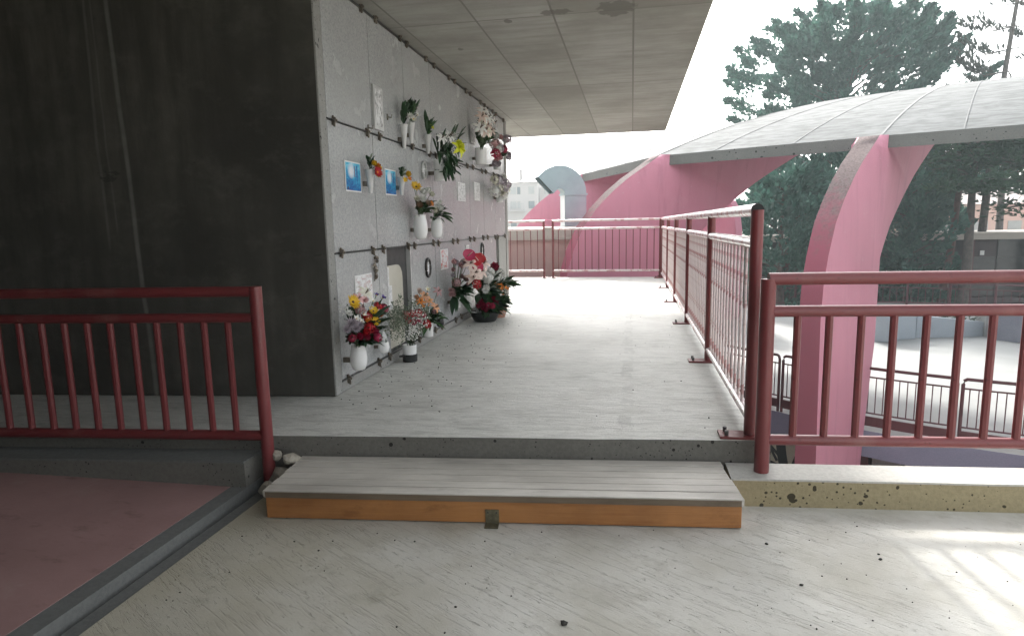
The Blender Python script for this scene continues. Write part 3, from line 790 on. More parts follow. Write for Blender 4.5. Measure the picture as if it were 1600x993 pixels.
# 1 large mixed bouquet nearest the corner
f = [('gerbera', 'yellow', 'brown', P(551, 472, -1.52), .034), ('gerbera', 'yellow', 'brown', P(583, 486, -1.50), .026), ('gerbera', 'orange', 'brown', P(578, 503, -1.50), .027), ('gerbera', 'yellow', 'orange', P(586, 502, -1.47), .024),
     ('carnation', 'red', None, P(573, 494, -1.53), .026), ('rose', 'red', None, P(571, 521, -1.49), .026), ('rose', 'crimson', None, P(560, 527, -1.51), .024), ('rose', 'crimson', None, P(583, 520, -1.48), .028),
     ('carnation', 'crimson', None, P(599, 482, -1.50), .024), ('carnation', 'red', None, P(590, 478, -1.52), .02), ('lily', 'cream', None, P(571, 458, -1.54), .04), ('mum', 'lilacp', None, P(549, 505, -1.50), .032), ('mum', 'lilacp', None, P(556, 514, -1.50), .026), ('mum', 'lilacp', None, P(541, 515, -1.52), .026),
     ('small', 'white', None, P(568, 490, -1.50), .018), ('small', 'white', None, P(565, 502, -1.50), .014), ('mum', 'pink', None, P(569, 470, -1.53), .024), ('small', 'violet', None, P(598, 465, -1.55), .018), ('small', 'violet', None, P(588, 461, -1.56), .014), ('rose', 'crimson', None, P(573, 528, -1.48), .022), ('carnation', 'crimson', None, P(550, 528, -1.53), .018), ('mum', 'white', None, P(545, 490, -1.52), .02), ('carnation', 'dusty', None, P(562, 483, -1.52), .024), ('carnation', 'red', None, P(577, 512, -1.48), .024), ('rose', 'orange', None, P(592, 492, -1.49), .022), ('mum', 'lilacp', None, P(562, 508, -1.49), .024), ('small', 'white', None, P(557, 498, -1.50), .018), ('small', 'white', None, P(583, 470, -1.52), .016), ('carnation', 'magenta', None, P(590, 527, -1.47), .02), ('lily', 'pink', None, P(560, 466, -1.53), .028)]
vb = P(559, 577, -1.61); vb.x = -1.60
bouquet('bouquet', 'big mixed bouquet in white vase nearest the wall corner, yellow gerberas and red roses', 'bouquet', vb, ('egg', .150, .052, M['white']), f,
        [(54, 'leafd', .22, .019, .9, 1.2), (60, 'leafd', .13, .024, 1.0, .6), (30, 'leafm', .13, .02, .9, .9)], wallmount=True, seed=2,
        filler=[(26, 'white', P(538, 484, -1.56), (.03, .04, .04), .0045), (40, 'white', P(575, 480, -1.52), (.05, .06, .08), .004)])
# 2 white votive lamp with flame glass
def votive(px, py, X, h, label, rad, body, flame, mount=True):
    p = P(px, py, X); t = thing('grave_lamp', label, 'grave lamp', p)
    b = MB(); b.lathe([(rad*.5, 0), (rad*.8, h*.06), (rad, h*.25), (rad*.85, h*.48), (rad*.9, h*.5), (rad*.5, h*.5)], n=18); b.build('lamp_body', body, t, 'auto')
    b = MB(); b.lathe([(rad*.55, h*.5), (rad*.72, h*.62), (rad*.5, h*.8), (rad*.2, h*.94), (.001, h)], n=14); b.build('flame_glass', flame, t, 'auto')
    if mount:
        b = MB(); b.box((XW-p.x+.001, -.01, h*.2), (-rad*.6, .01, h*.2+.02)); b.build('bracket', M['clip'], t)
votive(600, 551, -1.63, .155, 'small white grave lamp with flame shaped glass, right of the mixed bouquet', .040, M['white'], M['clearglass'])
votive(688, 510, -1.60, .14, 'black grave lamp with clear glass top under the peach bouquet', .035, M['blackpot'], M['clearglass'])
# 3 pot on the walkway with gypsophila and red carnations
pb = at_z(641, 564, 0)
f = [('carnation', 'red', None, P(634, 492, -1.52), .022), ('carnation', 'red', None, P(643, 490, -1.52), .02), ('carnation', 'red', None, P(653, 489, -1.50), .022), ('carnation', 'magenta', None, P(661, 491, -1.49), .018), ('carnation', 'red', None, P(667, 506, -1.46), .024),
     ('carnation', 'crimson', None, P(646, 503, -1.50), .018), ('carnation', 'magenta', None, P(655, 500, -1.50), .016), ('carnation', 'red', None, P(638, 501, -1.5), .014)]
t = bouquet('bouquet', 'bouquet of red carnations and white gypsophila in white and black pot on the walkway', 'bouquet', pb, ('cyl', .125, .052, M['white']), f,
        [(20, 'leafd', .09, .008, .8, .9), (14, 'leafm', .10, .007, .9, .8)], seed=4,
        filler=[(230, 'white', P(650, 500, -1.50), (.09, .13, .10), .0042), (130, 'white', P(645, 520, -1.50), (.06, .09, .05), .004)],
        sprays=[(210, M['leafgrey'], P(622, 498, -1.55), (.08, .15, .13)), (120, M['leafgrey'], P(655, 490, -1.52), (.08, .14, .12))])
b = MB(); b.lathe([(.050, .001), (.0535, .003), (.0545, .055), (.0525, .056)], n=24); b.build('black_band', M['blackpot'], t, 'auto')
b = MB(); b.box((-.055, -.075, .045), (-.01, -.045, .055)); b.build('handle', M['blackpot'], t)
# 4 peach bouquet
vb = P(672, 525, -1.60); vb.x = -1.61
f = [('lily', 'peach', None, P(663, 462, -1.55), .035), ('lily', 'orange', None, P(657, 471, -1.53), .028), ('lily', 'peach', 'yellow', P(670, 470, -1.52), .03), ('rose', 'peach', None, P(650, 466, -1.56), .022), ('lily', 'dusty', None, P(684, 455, -1.54), .035), ('lily', 'peach', None, P(680, 480, -1.52), .035),
     ('mum', 'blush', None, P(655, 455, -1.56), .024), ('small', 'cream', None, P(668, 452, -1.57), .02), ('rose', 'dusty', None, P(677, 488, -1.50), .022), ('small', 'orange', None, P(661, 478, -1.52), .016)]
bouquet('bouquet', 'peach and orange lily bouquet on the wall under the oval frame', 'bouquet', vb, ('cyl', .11, .04, M['white']), f,
        [(36, 'leafd', .13, .018, 1.0, .9), (16, 'leafm', .14, .02, 1.0, .3)], wallmount=True, seed=5)
# 5 dried bouquet and white vase
vb = P(712, 480, -1.62)
f = [(random.choice(['mum', 'carnation', 'rose']), random.choice(['dusty', 'lilacp', 'pink', 'dusty']), None, P(random.uniform(706, 730), random.uniform(408, 447), random.uniform(-1.58, -1.48)), random.uniform(.02, .035)) for i in range(16)]
f += [('mum', 'dusty', None, P(704+random.uniform(-3, 7), random.uniform(446, 462), -1.52), .022) for i in range(5)]
bouquet('bouquet', 'faded dusty pink and green hanging bouquet left of the red anthuriums', 'bouquet', vb, ('cyl', .11, .05, M['white']), f,
        [(60, 'leafd', .16, .022, 1.0, .7), (30, 'leafm', .14, .015, .9, .9), (12, 'leafd', .16, .025, 1.0, -.2), (20, 'dry', .08, .015, 1.0, .8)], wallmount=True, seed=6)
# 6 anthuriums in a glass vase
pb = Vector((-1.52, 6.35, 0))
f = [('anthurium', 'magenta', 'blush', P(732, 399, -1.44), .05), ('anthurium', 'red', 'blush', P(746, 406, -1.38), .052), ('anthurium', 'red', 'blush', P(751, 404, -1.42), .045), ('anthurium', 'magenta', 'blush', P(745, 417, -1.40), .05), ('rose', 'crimson', None, P(770, 420, -1.40), .055),
     ('lily', 'blush', None, P(734, 412, -1.44), .055), ('lily', 'blush', None, P(742, 426, -1.40), .055), ('lily', 'blush', None, P(751, 424, -1.38), .055), ('lily', 'blush', None, P(755, 412, -1.40), .055), ('lily', 'blush', None, P(739, 433, -1.42), .055), ('carnation', 'red', None, P(745, 444, -1.34), .032)]
bouquet('bouquet', 'tall red and blush anthurium arrangement standing at the foot of the wall', 'bouquet', pb, ('cyl', .26, .065, M['clearglass']), f,
        [(40, 'leafd', .24, .035, .9, .9), (24, 'leafd', .22, .04, 1.1, .1), (12, 'leafm', .22, .03, 1.0, .6)], seed=7)
# 7 white flowers
pb = Vector((-1.50, 7.05, 0))
rr = random.Random(9)
f = [(rr.choice(['mum', 'carnation', 'rose']), 'white', None, P(rr.uniform(757, 789), rr.uniform(424, 462), rr.uniform(-1.50, -1.36)), rr.uniform(.028, .042)) for i in range(30)]
bouquet('bouquet', 'mass of white chrysanthemums at the far foot of the wall', 'bouquet', pb, ('cyl', .22, .07, M['whitemetal']), f,
        [(40, 'leafd', .2, .03, 1.0, .6), (20, 'leafm', .2, .025, 1.0, .8)], seed=8)
# 8 dark pot with crimson flowers, 9 terracotta pot
pb = at_z(744, 501, 0); pb.x = -1.48
rr = random.Random(10)
f = [(rr.choice(['rose', 'carnation']), rr.choice(['crimson', 'crimson', 'magenta']), None, pb + Vector((rr.uniform(-.05, .12), rr.uniform(-.22, .02), rr.uniform(.14, .24))), rr.uniform(.022, .036)) for i in range(18)]
bouquet('flower_pot', 'low black bowl of crimson flowers on the walkway beside the terracotta pot', 'flower pot', pb, ('bowl', .10, .15, M['blackpot']), f,
        [(70, 'leafd', .2, .035, 1.1, .45), (20, 'leafm', .16, .02, 1.0, .7)], seed=11)
pb = at_z(777, 495, 0); pb.x = -1.40
f = [('small', 'orange', 'brown', pb + Vector((rr.uniform(-.12, .08), rr.uniform(-.25, .1), rr.uniform(.24, .36))), rr.uniform(.018, .03)) for i in range(22)]
bouquet('flower_pot', 'terracotta pot with bushy green plant and orange blooms at the far end', 'flower pot', pb, ('bowl', .13, .10, M['terracotta']), f,
        [(120, 'leafm', .11, .022, 1.1, .8), (70, 'leafd', .13, .02, 1.2, .6)], seed=12)
# 10 middle row: two white vases
vb = P(658, 373, -1.615)
f = [('gerbera', 'yellow', 'brown', P(650, 292, -1.55), .032), ('rose', 'white', None, P(660, 302, -1.54), .032), ('rose', 'white', None, P(667, 300, -1.52), .03), ('mum', 'white', None, P(659, 312, -1.53), .034), ('rose', 'cream', None, P(672, 305, -1.52), .026), ('gerbera', 'brown', 'brown', P(655, 320, -1.55), .024),
     ('gerbera', 'brown', 'brown', P(668, 318, -1.52), .024), ('carnation', 'orange', None, P(673, 318, -1.53), .018), ('mum', 'cream', None, P(651, 311, -1.56), .024), ('small', 'yellow', None, P(646, 288, -1.58), .018)]
bouquet('bouquet', 'white and yellow bouquet in large white egg shaped vase, middle row', 'bouquet', vb, ('egg', .185, .056, M['white']), f,
        [(40, 'leafd', .12, .016, .8, 1.0), (18, 'leafm', .13, .016, .9, .7)], wallmount=True, seed=13)
vb = P(683, 371, -1.62)
f = [('mum', 'white', None, P(683, 321, -1.54), .03), ('mum', 'cream', None, P(679, 328, -1.54), .026), ('rose', 'white', None, P(688, 327, -1.53), .028), ('mum', 'white', None, P(686, 316, -1.55), .022)]
bouquet('bouquet', 'small white bouquet in rounded white vase, right of the large egg vase', 'bouquet', vb, ('egg', .17, .05, M['white']), f,
        [(22, 'leafd', .10, .014, .8, .9), (10, 'leafm', .14, .018, 1.0, 0)], wallmount=True, seed=14)
# 11 small conical holders, middle row
def holder(px, py, ptop, label, fl, seed, lv):
    vb = P(px, py, -1.65); return bouquet('wall_vase', label, 'wall vase', vb, ('cone', ptop, .032, M['whitemetal']), fl, lv, wallmount=True, seed=seed)
f = [('gerbera', 'red', 'orange', P(589, 269, -1.60), .030), ('rose', 'orange', None, P(587, 262, -1.62), .026), ('rose', 'yellow', None, P(583, 257, -1.62), .022), ('small', 'yellow', None, P(592, 262, -1.61), .02), ('carnation', 'yellow', None, P(591, 271, -1.61), .018)]
holder(579, 302, .15, 'narrow white wall vase with red orange flowers between the blue posters', f, 21, [(26, 'leafd', .06, .01, .7, 1.2), (10, 'leafgrey', .06, .008, .7, 1.4)])
f = [('rose', 'yellow', None, P(635, 273, -1.62), .026), ('small', 'orange', None, P(638, 279, -1.61), .02), ('small', 'yellow', None, P(632, 281, -1.61), .018)]
holder(628, 305, .13, 'narrow white wall vase with yellow flowers right of the second blue poster', f, 22, [(18, 'leafgrey', .06, .009, .7, 1.2), (14, 'leafd', .05, .01, .7, 1.2)])
# 12 top row greenery
f = [('mum', 'white', None, P(640, 182, -1.60), .024), ('small', 'cream', None, P(646, 186, -1.60), .02), ('small', 'white', None, P(652, 180, -1.6), .018)]
holder(632, 232, .17, 'white wall vase with upright dark greenery, top row left', [], 23, [(26, 'leafd', .14, .016, .5, 1.8)])
holder(643, 224, .15, 'white wall vase with greenery and small white flowers, top row', f, 24, [(40, 'leafd', .15, .012, .55, 1.6), (14, 'leafm', .12, .012, .6, 1.4)])
holder(669, 240, .15, 'lone white wall vase with yellow tinged greenery, top row', [('small', 'lemon', None, P(673, 196, -1.62), .018), ('small', 'lemon', None, P(675, 200, -1.61), .016)], 25, [(26, 'leafd', .13, .014, .5, 1.7), (8, 'leafm', .1, .014, .6, 1.3)])
# 13 yellow bouquet with dark drooping leaves
vb = P(687, 283, -1.60)
f = [('lily', 'lemon', 'lemon', P(716, 232, -1.46), .06), ('rose', 'lemon', None, P(714, 229, -1.48), .045), ('rose', 'lemon', None, P(717, 236, -1.47), .04), ('lily', 'white', None, P(701, 213, -1.52), .05), ('lily', 'white', None, P(690, 216, -1.54), .04), ('mum', 'white', None, P(707, 214, -1.52), .035)]
t = bouquet('bouquet', 'bouquet with one bright lemon bloom and dark drooping leaves in white vase', 'bouquet', vb, ('cyl', .17, .048, M['white']), f, [(20, 'leafd', .2, .012, .8, 1.6)], wallmount=True, seed=26)
b = MB(); rr = random.Random(3)
for i in range(130):
    p = P(rr.gauss(700, 7), rr.uniform(222, 272), rr.uniform(-1.60, -1.46)) - vb; leaf(b, p, Vector((rr.uniform(-.2, .6), rr.uniform(-.6, .6), rr.uniform(-1.2, .1))), .07, .012, .3, rr)
for i in range(16):
    p = P(rr.uniform(698, 716), rr.uniform(215, 232), -1.54) - vb; leaf(b, p, Vector((.4, rr.uniform(-.3, .9), rr.uniform(.2, 1))), .15, .010, .1, rr)
b.build('foliage', M['leafd'], t, 'all')
# 14 lilies, far top row
vb = P(752, 257, -1.60); rr = random.Random(4)
f = [('lily', rr.choice(['cream', 'white', 'blush', 'cream']), None, P(rr.uniform(752, 772), rr.uniform(172, 208), rr.uniform(-1.56, -1.42)), rr.uniform(.035, .055)) for i in range(26)]
f += [('lily', 'white', None, P(750, 200, -1.45), .06), ('lily', 'cream', None, P(757, 203, -1.45), .055)]
bouquet('bouquet', 'cream lily bouquet in white vase, far end of the top row', 'bouquet', vb, ('cyl', .17, .065, M['white']), f,
        [(60, 'leafd', .22, .03, .6, 1.4), (30, 'leafm', .2, .025, .9, .9)], wallmount=True, seed=27)
vb = P(777, 265, -1.60)
f = [(rr.choice(['carnation', 'rose', 'mum']), rr.choice(['pink', 'magenta', 'white', 'lilacp', 'pink']), None, P(rr.uniform(770, 795), rr.uniform(212, 258), rr.uniform(-1.56, -1.44)), rr.uniform(.03, .05)) for i in range(18)]
bouquet('bouquet', 'pink and grey bouquet at the far top corner, right of the cream lilies', 'bouquet', vb, ('cyl', .12, .05, M['whitemetal']), f, [(40, 'leafgrey', .15, .02, .9, .9), (20, 'leafd', .15, .02, .9, .9)], wallmount=True, seed=28)
vb = P(781, 316, -1.62)
f = [(rr.choice(['lily', 'carnation', 'mum']), rr.choice(['white', 'cream', 'white', 'lilacp']), None, P(rr.uniform(768, 793), rr.uniform(276, 305), rr.uniform(-1.58, -1.46)), rr.uniform(.03, .055)) for i in range(16)]
bouquet('bouquet', 'pale white bouquet at the far end of the middle row', 'bouquet', vb, ('cyl', .13, .045, M['whitemetal']), f, [(30, 'leafgrey', .13, .02, .9, .7)], wallmount=True, seed=29)

# ------------------------------------------------------------------ plates, posters, frames on the granite
def sheet(name, label, cat, x0, y0, x1, y1, mat, border=None, th=.003, bw=.008, rot=0, off=.0015, bname='border'):
    a_, b_ = at_x(x0, y0, XW), at_x(x1, y1, XW); ya, yb = min(a_.y, b_.y), max(a_.y, b_.y); za, zb = min(a_.z, b_.z), max(a_.z, b_.z)
    t = thing(name, label, cat, (XW+off, (ya+yb)/2, za)); hy = (yb-ya)/2; H_ = zb-za
    if border:
        q = MB(); q.box((0, -hy, 0), (th, hy, H_)); q.build(bname, border, t)
        q = MB(); q.box((th+.0005, -hy+bw, bw), (th+.0015, hy-bw, H_-bw)); q.build('picture', mat, t)
    else:
        q = MB(); q.box((0, -hy, 0), (th, hy, H_)); q.build('sheet', mat, t)
    t.rotation_euler = (rot, 0, 0)
    return t
sheet('poster', 'blue sea print with white border, nearest the wall corner', 'poster', 537, 250, 564, 301, M['poster'], M['paper'])
sheet('poster', 'blue sea print with white border, between the two narrow wall vases', 'poster', 600, 263, 619, 306, M['poster'], M['paper'])
sheet('picture_frame', 'tall pale frame with grey photo on the top row panel', 'picture frame', 579, 131, 597, 206, M['photo'], M['silver'], .014, .022, bname='frame')
sheet('notice', 'small white notice left of the far white flowers, middle row', 'notice', 740, 284, 750, 314, m_print('notice_print', 3.1, (.35, .35, .35)), M['paper'])
sheet('notice', 'small white notice below the lemon flower bouquet, middle row', 'notice', 714, 284, 727, 315, m_print('notice_print_two', 5.7, (.35, .35, .35)), M['paper'])
sheet('notice', 'red and blue printed sheet left of the dusty pink bouquet', 'notice', 687, 390, 700, 419, m_print('colour_sheet_print', 8.2, (.55, .12, .10)), M['paper'])
sheet('notice', 'wide white printed sheet behind the big mixed bouquet', 'notice', 553, 431, 582, 470, m_print('condolence_print', 2.2, (.50, .35, .34)), M['paper'])
sheet('notice', 'upper white sheet taped inside the open niche', 'notice', 597, 420, 612, 452, m_print('niche_print', 4.4, (.5, .5, .5)), M['paper'], off=-.018)
sheet('notice', 'lower white sheet with grey writing inside the open niche', 'notice', 599, 450, 617, 482, m_print('niche_print_two', 6.6, (.30, .32, .36)), M['paper'], off=-.018)
sheet('picture_frame', 'narrow dark photo frame left of the cream lilies, top row', 'picture frame', 733, 194, 741, 226, M['photo'], M['silver'], .012, .02, bname='frame')
sheet('picture_frame', 'small white framed picture above the anthuriums', 'picture frame', 727, 383, 732, 397, M['photo'], M['paper'], .008, .01, bname='frame')
def oval(px, py, hy, hz, label, mat, rim):
    p = at_x(px, py, XW); t = thing('oval_portrait', label, 'portrait', (XW+.002, p.y, p.z))
    q = MB(); k = 28; ring = [(hy*math.cos(2*math.pi*i/k), hz*math.sin(2*math.pi*i/k)) for i in range(k)]
    q.tube([(0.008, y, z) for y, z in ring] + [(0.008, *ring[0])], .011, 8, False); q.build('rim', rim, t, 'auto')
    q = MB(); q.add([(.004, y, z) for y, z in ring] + [(0, y, z) for y, z in ring], [tuple(range(k)), tuple(range(2*k-1, k-1, -1))] + [(i, i+k, (i+1) % k+k, (i+1) % k) for i in range(k)]); q.build('photo', mat, t)
oval(667.5, 418, .055, .075, 'dark rimmed oval portrait above the peach bouquet', M['photo'], M['frame'])
oval(752.5, 391, .055, .08, 'dark rimmed oval portrait above the anthuriums', M['photo'], M['frame'])
oval(661, 266, .05, .065, 'pale rimmed oval portrait left of the lemon flower vase', M['photo'], M['silver'])
# metal ornament and hooks
p = at_x(583, 420, XW); t = thing('wall_ornament', 'small grey metal flower ornament left of the open niche', 'ornament', (XW, p.y, p.z)); b = MB()
for i in range(7): b.blob((.018, random.uniform(-.02, .03), -.06+i*.022), .015, 1, .3)
b.tube([(.012, -.01, -.08), (.014, 0, 0), (.012, .02, .09)], .004, 6); b.build('casting', M['clip'], t)
for px, py, lab in ((605, 183, 'small metal hook right of the tall frame'), (575, 200, 'small metal hook left of the tall frame')):
    p = at_x(px, py, XW); b = MB(); b.box((0, -.008, -.02), (.006, .008, .02)); b.tube([(.006, 0, .0), (.03, 0, -.005), (.034, 0, .015)], .004, 6); o = b.build('wall_hook', M['clip']); o.location = (XW+.001, p.y, p.z); tag(o, lab, 'hook')

# ------------------------------------------------------------------ pink finned pavilion beyond the walkway
C = Vector((9, 19, 0))
f1, f2, f3 = Vector((3.96, 11.58, 0)), Vector((.47, 13.48, 0)), Vector((-1.44, 18.0, 0))
def pol(a, r_): return C + Vector((math.cos(R(a)), math.sin(R(a)), 0))*r_
PER = [pol(154, 10.4), f3, f2, f1, pol(259.5, 9.0), pol(283, 9.2), pol(306, 9.6), pol(334, 9.9)]
def zr(rho): return 2.28 + 1.75*(1-rho**2.3)
b = MB(); NR = 14; SEG = 5
ang = []
for i in range(len(PER)-1):
    for j in range(SEG): ang.append(PER[i].lerp(PER[i+1], j/SEG))
ang.append(PER[-1]); K = len(ang)
top = []; bot = []
for e in ang:
    for j in range(NR+1):
        rho = 1-(j/NR)*.995; p = C.lerp(e, rho); top.append(Vector((p.x, p.y, zr(rho)))); bot.append(Vector((p.x, p.y, zr(rho)-.20)))
b.add(top, [(i*(NR+1)+j, (i+1)*(NR+1)+j, (i+1)*(NR+1)+j+1, i*(NR+1)+j+1) for i in range(K-1) for j in range(NR)])
b.cur = 1
b.add(bot, [(i*(NR+1)+j, i*(NR+1)+j+1, (i+1)*(NR+1)+j+1, (i+1)*(NR+1)+j) for i in range(K-1) for j in range(NR)])
rim = [top[i*(NR+1)] for i in range(K)] + [bot[i*(NR+1)] for i in range(K)]
b.add(rim, [(i, K+i, K+i+1, i+1) for i in range(K-1)])
for i in (0, K-1):
    q = [top[i*(NR+1)+j] for j in range(NR+1)] + [bot[i*(NR+1)+j] for j in range(NR, -1, -1)]; b.add(q, [tuple(range(len(q)))])
can = thing('dome_canopy', 'pale concrete shell roof with grey rim resting on the pink fins', 'canopy roof', C)
b.v = [v-C for v in b.v]; b.build('shell', [M['roof'], M['fascia']], can)
def seam(e, w_, z_):
    b = MB(); pts = []
    for j in range(0, 23):
        rho = 1.0-.0435*j; p = C.lerp(e, rho); pts.append(Vector((p.x, p.y, zr(rho)+z_))-C)
    tdir = (e-C).normalized().cross(Vector((0, 0, 1)))
    b.add([p+s*tdir*w_ + Vector((0, 0, k)) for p in pts for s, k in ((-1, -.02), (-1, 0), (1, 0), (1, -.02))], [(4*i+a_, 4*i+a_+1, 4*i+4+a_+1, 4*i+4+a_) for i in range(len(pts)-1) for a_ in range(3)])
    b.build('seam', M['seam'], can)
for i in range(len(PER)-1):
    if i > 0: seam(PER[i], .022, .005)
    for t_ in (.3, .66): seam(PER[i].lerp(PER[i+1], t_), .010, .006)
OUT = [(-6.2, None), (-5, None), (-4, None), (-3, None), (-2, None), (-1, None), (-.4, None), (0, 2.29), (.4, 2.04), (.75, 1.83), (1.1, 1.57), (1.45, 1.25), (1.75, .9), (1.97, .45), (2.1, .05), (2.15, -.5), (2.12, -1.2), (2.06, -2.5), (2.0, -4.15)]
INN = [(-6.3, 3.38), (-5.2, 2.98), (-4.2, 2.58), (-3.6, 2.32), (-3, 2.02), (-2.5, 1.75), (-2, 1.43), (-1.6, 1.14), (-1.2, .83), (-.85, .43), (-.6, .05), (-.35, -.38), (-.14, -.75), (.03, -1.4), (.22, -2.4), (.45, -4.15)]
def resample(L, n):
    L = [Vector((a_, b_)) for a_, b_ in L]; d = [0]
    for i in range(1, len(L)): d.append(d[-1]+(L[i]-L[i-1]).length)
    out = []
    for k in range(n):
        s = d[-1]*k/(n-1)
        for i in range(1, len(L)):
            if s <= d[i]+1e-9: out.append(L[i-1].lerp(L[i], (s-d[i-1])/(d[i]-d[i-1]))); break
    return out
def make_fin(f, label):
    Rr = (f-C).length; od = (f-C)/Rr; sd = Vector((-od.y, od.x, 0))
    O_ = [Vector((s, z if z is not None else zr((Rr+s)/Rr)-.14)) for s, z in OUT]
    fine = []
    for i in range(len(O_)-1):
        for j in range(3): fine.append(O_[i].lerp(O_[i+1], j/3))
    fine.append(O_[-1]); I_ = resample(INN, len(fine)); n = len(fine)
    b = MB(); V = []
    for o_, i_ in zip(fine, I_):
        cs = min(max(0., i_.x+.03), o_.x-.03)
        t_ = (cs-i_.x)/(o_.x-i_.x); cz = i_.y+(o_.y-i_.y)*t_
        for s, z, h in ((o_.x, o_.y, .155), (cs, cz, .27), (i_.x, i_.y, .06)):
            p = od*s + Vector((0, 0, z)); V += [p+sd*h, p-sd*h]
    for v in V: pass
    F = []; mi = []
    for k in range(n-1):
        a_ = 6*k; c = a_+6
        F += [(a_, a_+2, c+2, c), (a_+2, a_+4, c+4, c+2), (a_+1, c+1, c+3, a_+3), (a_+3, c+3, c+5, a_+5), (a_+4, a_+5, c+5, c+4)]; mi += [0]*5
        F += [(a_, c, c+1, a_+1)]; mi += [1]
    b.v = V; b.f = F; b.mi = mi
    o = b.build('fin', [M['pink'], M['pinkedge']], None, True); o.location = f
    tag(o, label, 'fin', 'pink fins of the pavilion'); return o
make_fin(f1 + Vector((-.15, .05, 0)), 'nearest tall pink fin, behind the right front railing')
make_fin(f2, 'broad pink fin straight ahead beyond the far railing')
make_fin(f3, 'pink fin behind the blue grey vent duct')
make_fin(pol(154.5, 10.3), 'farthest pink fin at the hidden back corner of the canopy')
make_fin(PER[4], 'pink fin to the right of the nearest one, outside the photo')
# pale pink curved wall further back, seen under the canopy
pts = [(1070, 430), (1074, 375), (1079, 354), (1088, 341), (1100, 330), (1114, 318), (1130, 308), (1140, 314), (1146, 325), (1150, 360), (1148, 430)]
q = [at_y(x, y, 24) for x, y in pts]; q[0].z = q[-1].z = -4.15
b = MB(); k = len(q); b.add(q + [v+Vector((.3, .55, 0)) for v in q], [tuple(range(k))[::-1], tuple(range(k, 2*k))] + [(i, (i+1) % k, k+(i+1) % k, k+i) for i in range(k)])
tag(b.build('curved_wall', M['pink']), 'pale pink curved wall end seen under the canopy arch', 'wall')

# round terrace
ZT = -2.6; RT = 9.2
b = MB(); k = 96; ring = [(C.x+RT*math.cos(2*math.pi*i/k), C.y+RT*math.sin(2*math.pi*i/k)) for i in range(k)]
b.add([(x, y, ZT) for x, y in ring], [tuple(range(k))]); b.cur = 1
b.add([(x, y, ZT) for x, y in ring] + [(x, y, ZT-.46) for x, y in ring], [((i+1) % k, i, k+i, k+(i+1) % k) for i in range(k)] + [tuple(range(2*k-1, k-1, -1))])
tag(b.build('terrace', [M['terr'], M['lilac']]), kind='structure')
def arc_pt(a, z, r_=RT-.05): p = pol(a, r_); return Vector((p.x, p.y, z))
def terrace_rail(a0, a1, label):
    t = thing('terrace_railing', label, 'railing', arc_pt(a0, ZT), 'low maroon railings round the terrace'); o = arc_pt(a0, ZT); zt, zm, zb = -1.53, -1.68, -2.30
    n = 10; A = [a0+(a1-a0)*i/n for i in range(n+1)]; da = (a1-a0)*.035
    path = [arc_pt(a0, ZT)-o, arc_pt(a0, zt-.08)-o, arc_pt(a0+da*.3, zt-.025)-o, arc_pt(a0+da, zt)-o] + [arc_pt(a, zt)-o for a in A[1:-1]] + [arc_pt(a1-da, zt)-o, arc_pt(a1-da*.3, zt-.025)-o, arc_pt(a1, zt-.08)-o, arc_pt(a1, ZT)-o]
    b = MB(); b.tube(path, .026, 10); b.build('frame_tube', M['raildull'], t, 'auto')
    for z in (zm, zb):
        b = MB(); b.tube([arc_pt(a, z)-o for a in A], .014, 8); b.build('cross_rail', M['raildull'], t, 'auto')
    b = MB(); k = 11
    P_ = []
    for a in A: P_ += [arc_pt(a, z, r_)-o for z, r_ in ((-2.52, RT-.06), (-2.36, RT-.06), (-2.36, RT-.03), (-2.52, RT-.03))]
    b.add(P_, [(4*i+j, 4*i+(j+1) % 4, 4*i+4+(j+1) % 4, 4*i+4+j) for i in range(n) for j in range(4)] + [(3, 2, 1, 0), (4*n, 4*n+1, 4*n+2, 4*n+3)]); b.build('toe_board', M['raildull'], t)
    for i in range(k):
        a = a0+(a1-a0)*(i+.8)/(k+.6); b = MB(); b.tube([arc_pt(a, zb)-o, arc_pt(a, zm)-o], .0085, 6); b.build('baluster', M['raildull'], t)
labs = ['maroon terrace railing panel left of the nearest pink fin', 'maroon terrace railing panel just right of the nearest pink fin', 'maroon terrace railing panel cut by the right photo edge', 'maroon terrace railing panel beyond the photo edge', 'maroon terrace railing panel hidden behind the side railing']
for i, a in enumerate((227.2, 235.9, 244.6, 253.3, 218.5)): terrace_rail(a, a+8.25, labs[i])
for i, (a, w_, lab) in enumerate(((235.6, .30, 'dark red pier under the terrace beam beside the nearest fin'), (238.3, .42, 'dark stub wall under the terrace beam'), (256, .4, 'pier under the terrace beyond the photo edge'))):
    p = pol(a, 8.75); d = (p-C).normalized(); s = Vector((-d.y, d.x, 0)); b = MB(); b.obox((0, 0, .52), s*w_/2, d*.2, (0, 0, .54)); o = b.build('pier', M['raildull'] if i == 0 else M['greywall']); o.location = (p.x, p.y, -4.15); tag(o, lab, 'pier')
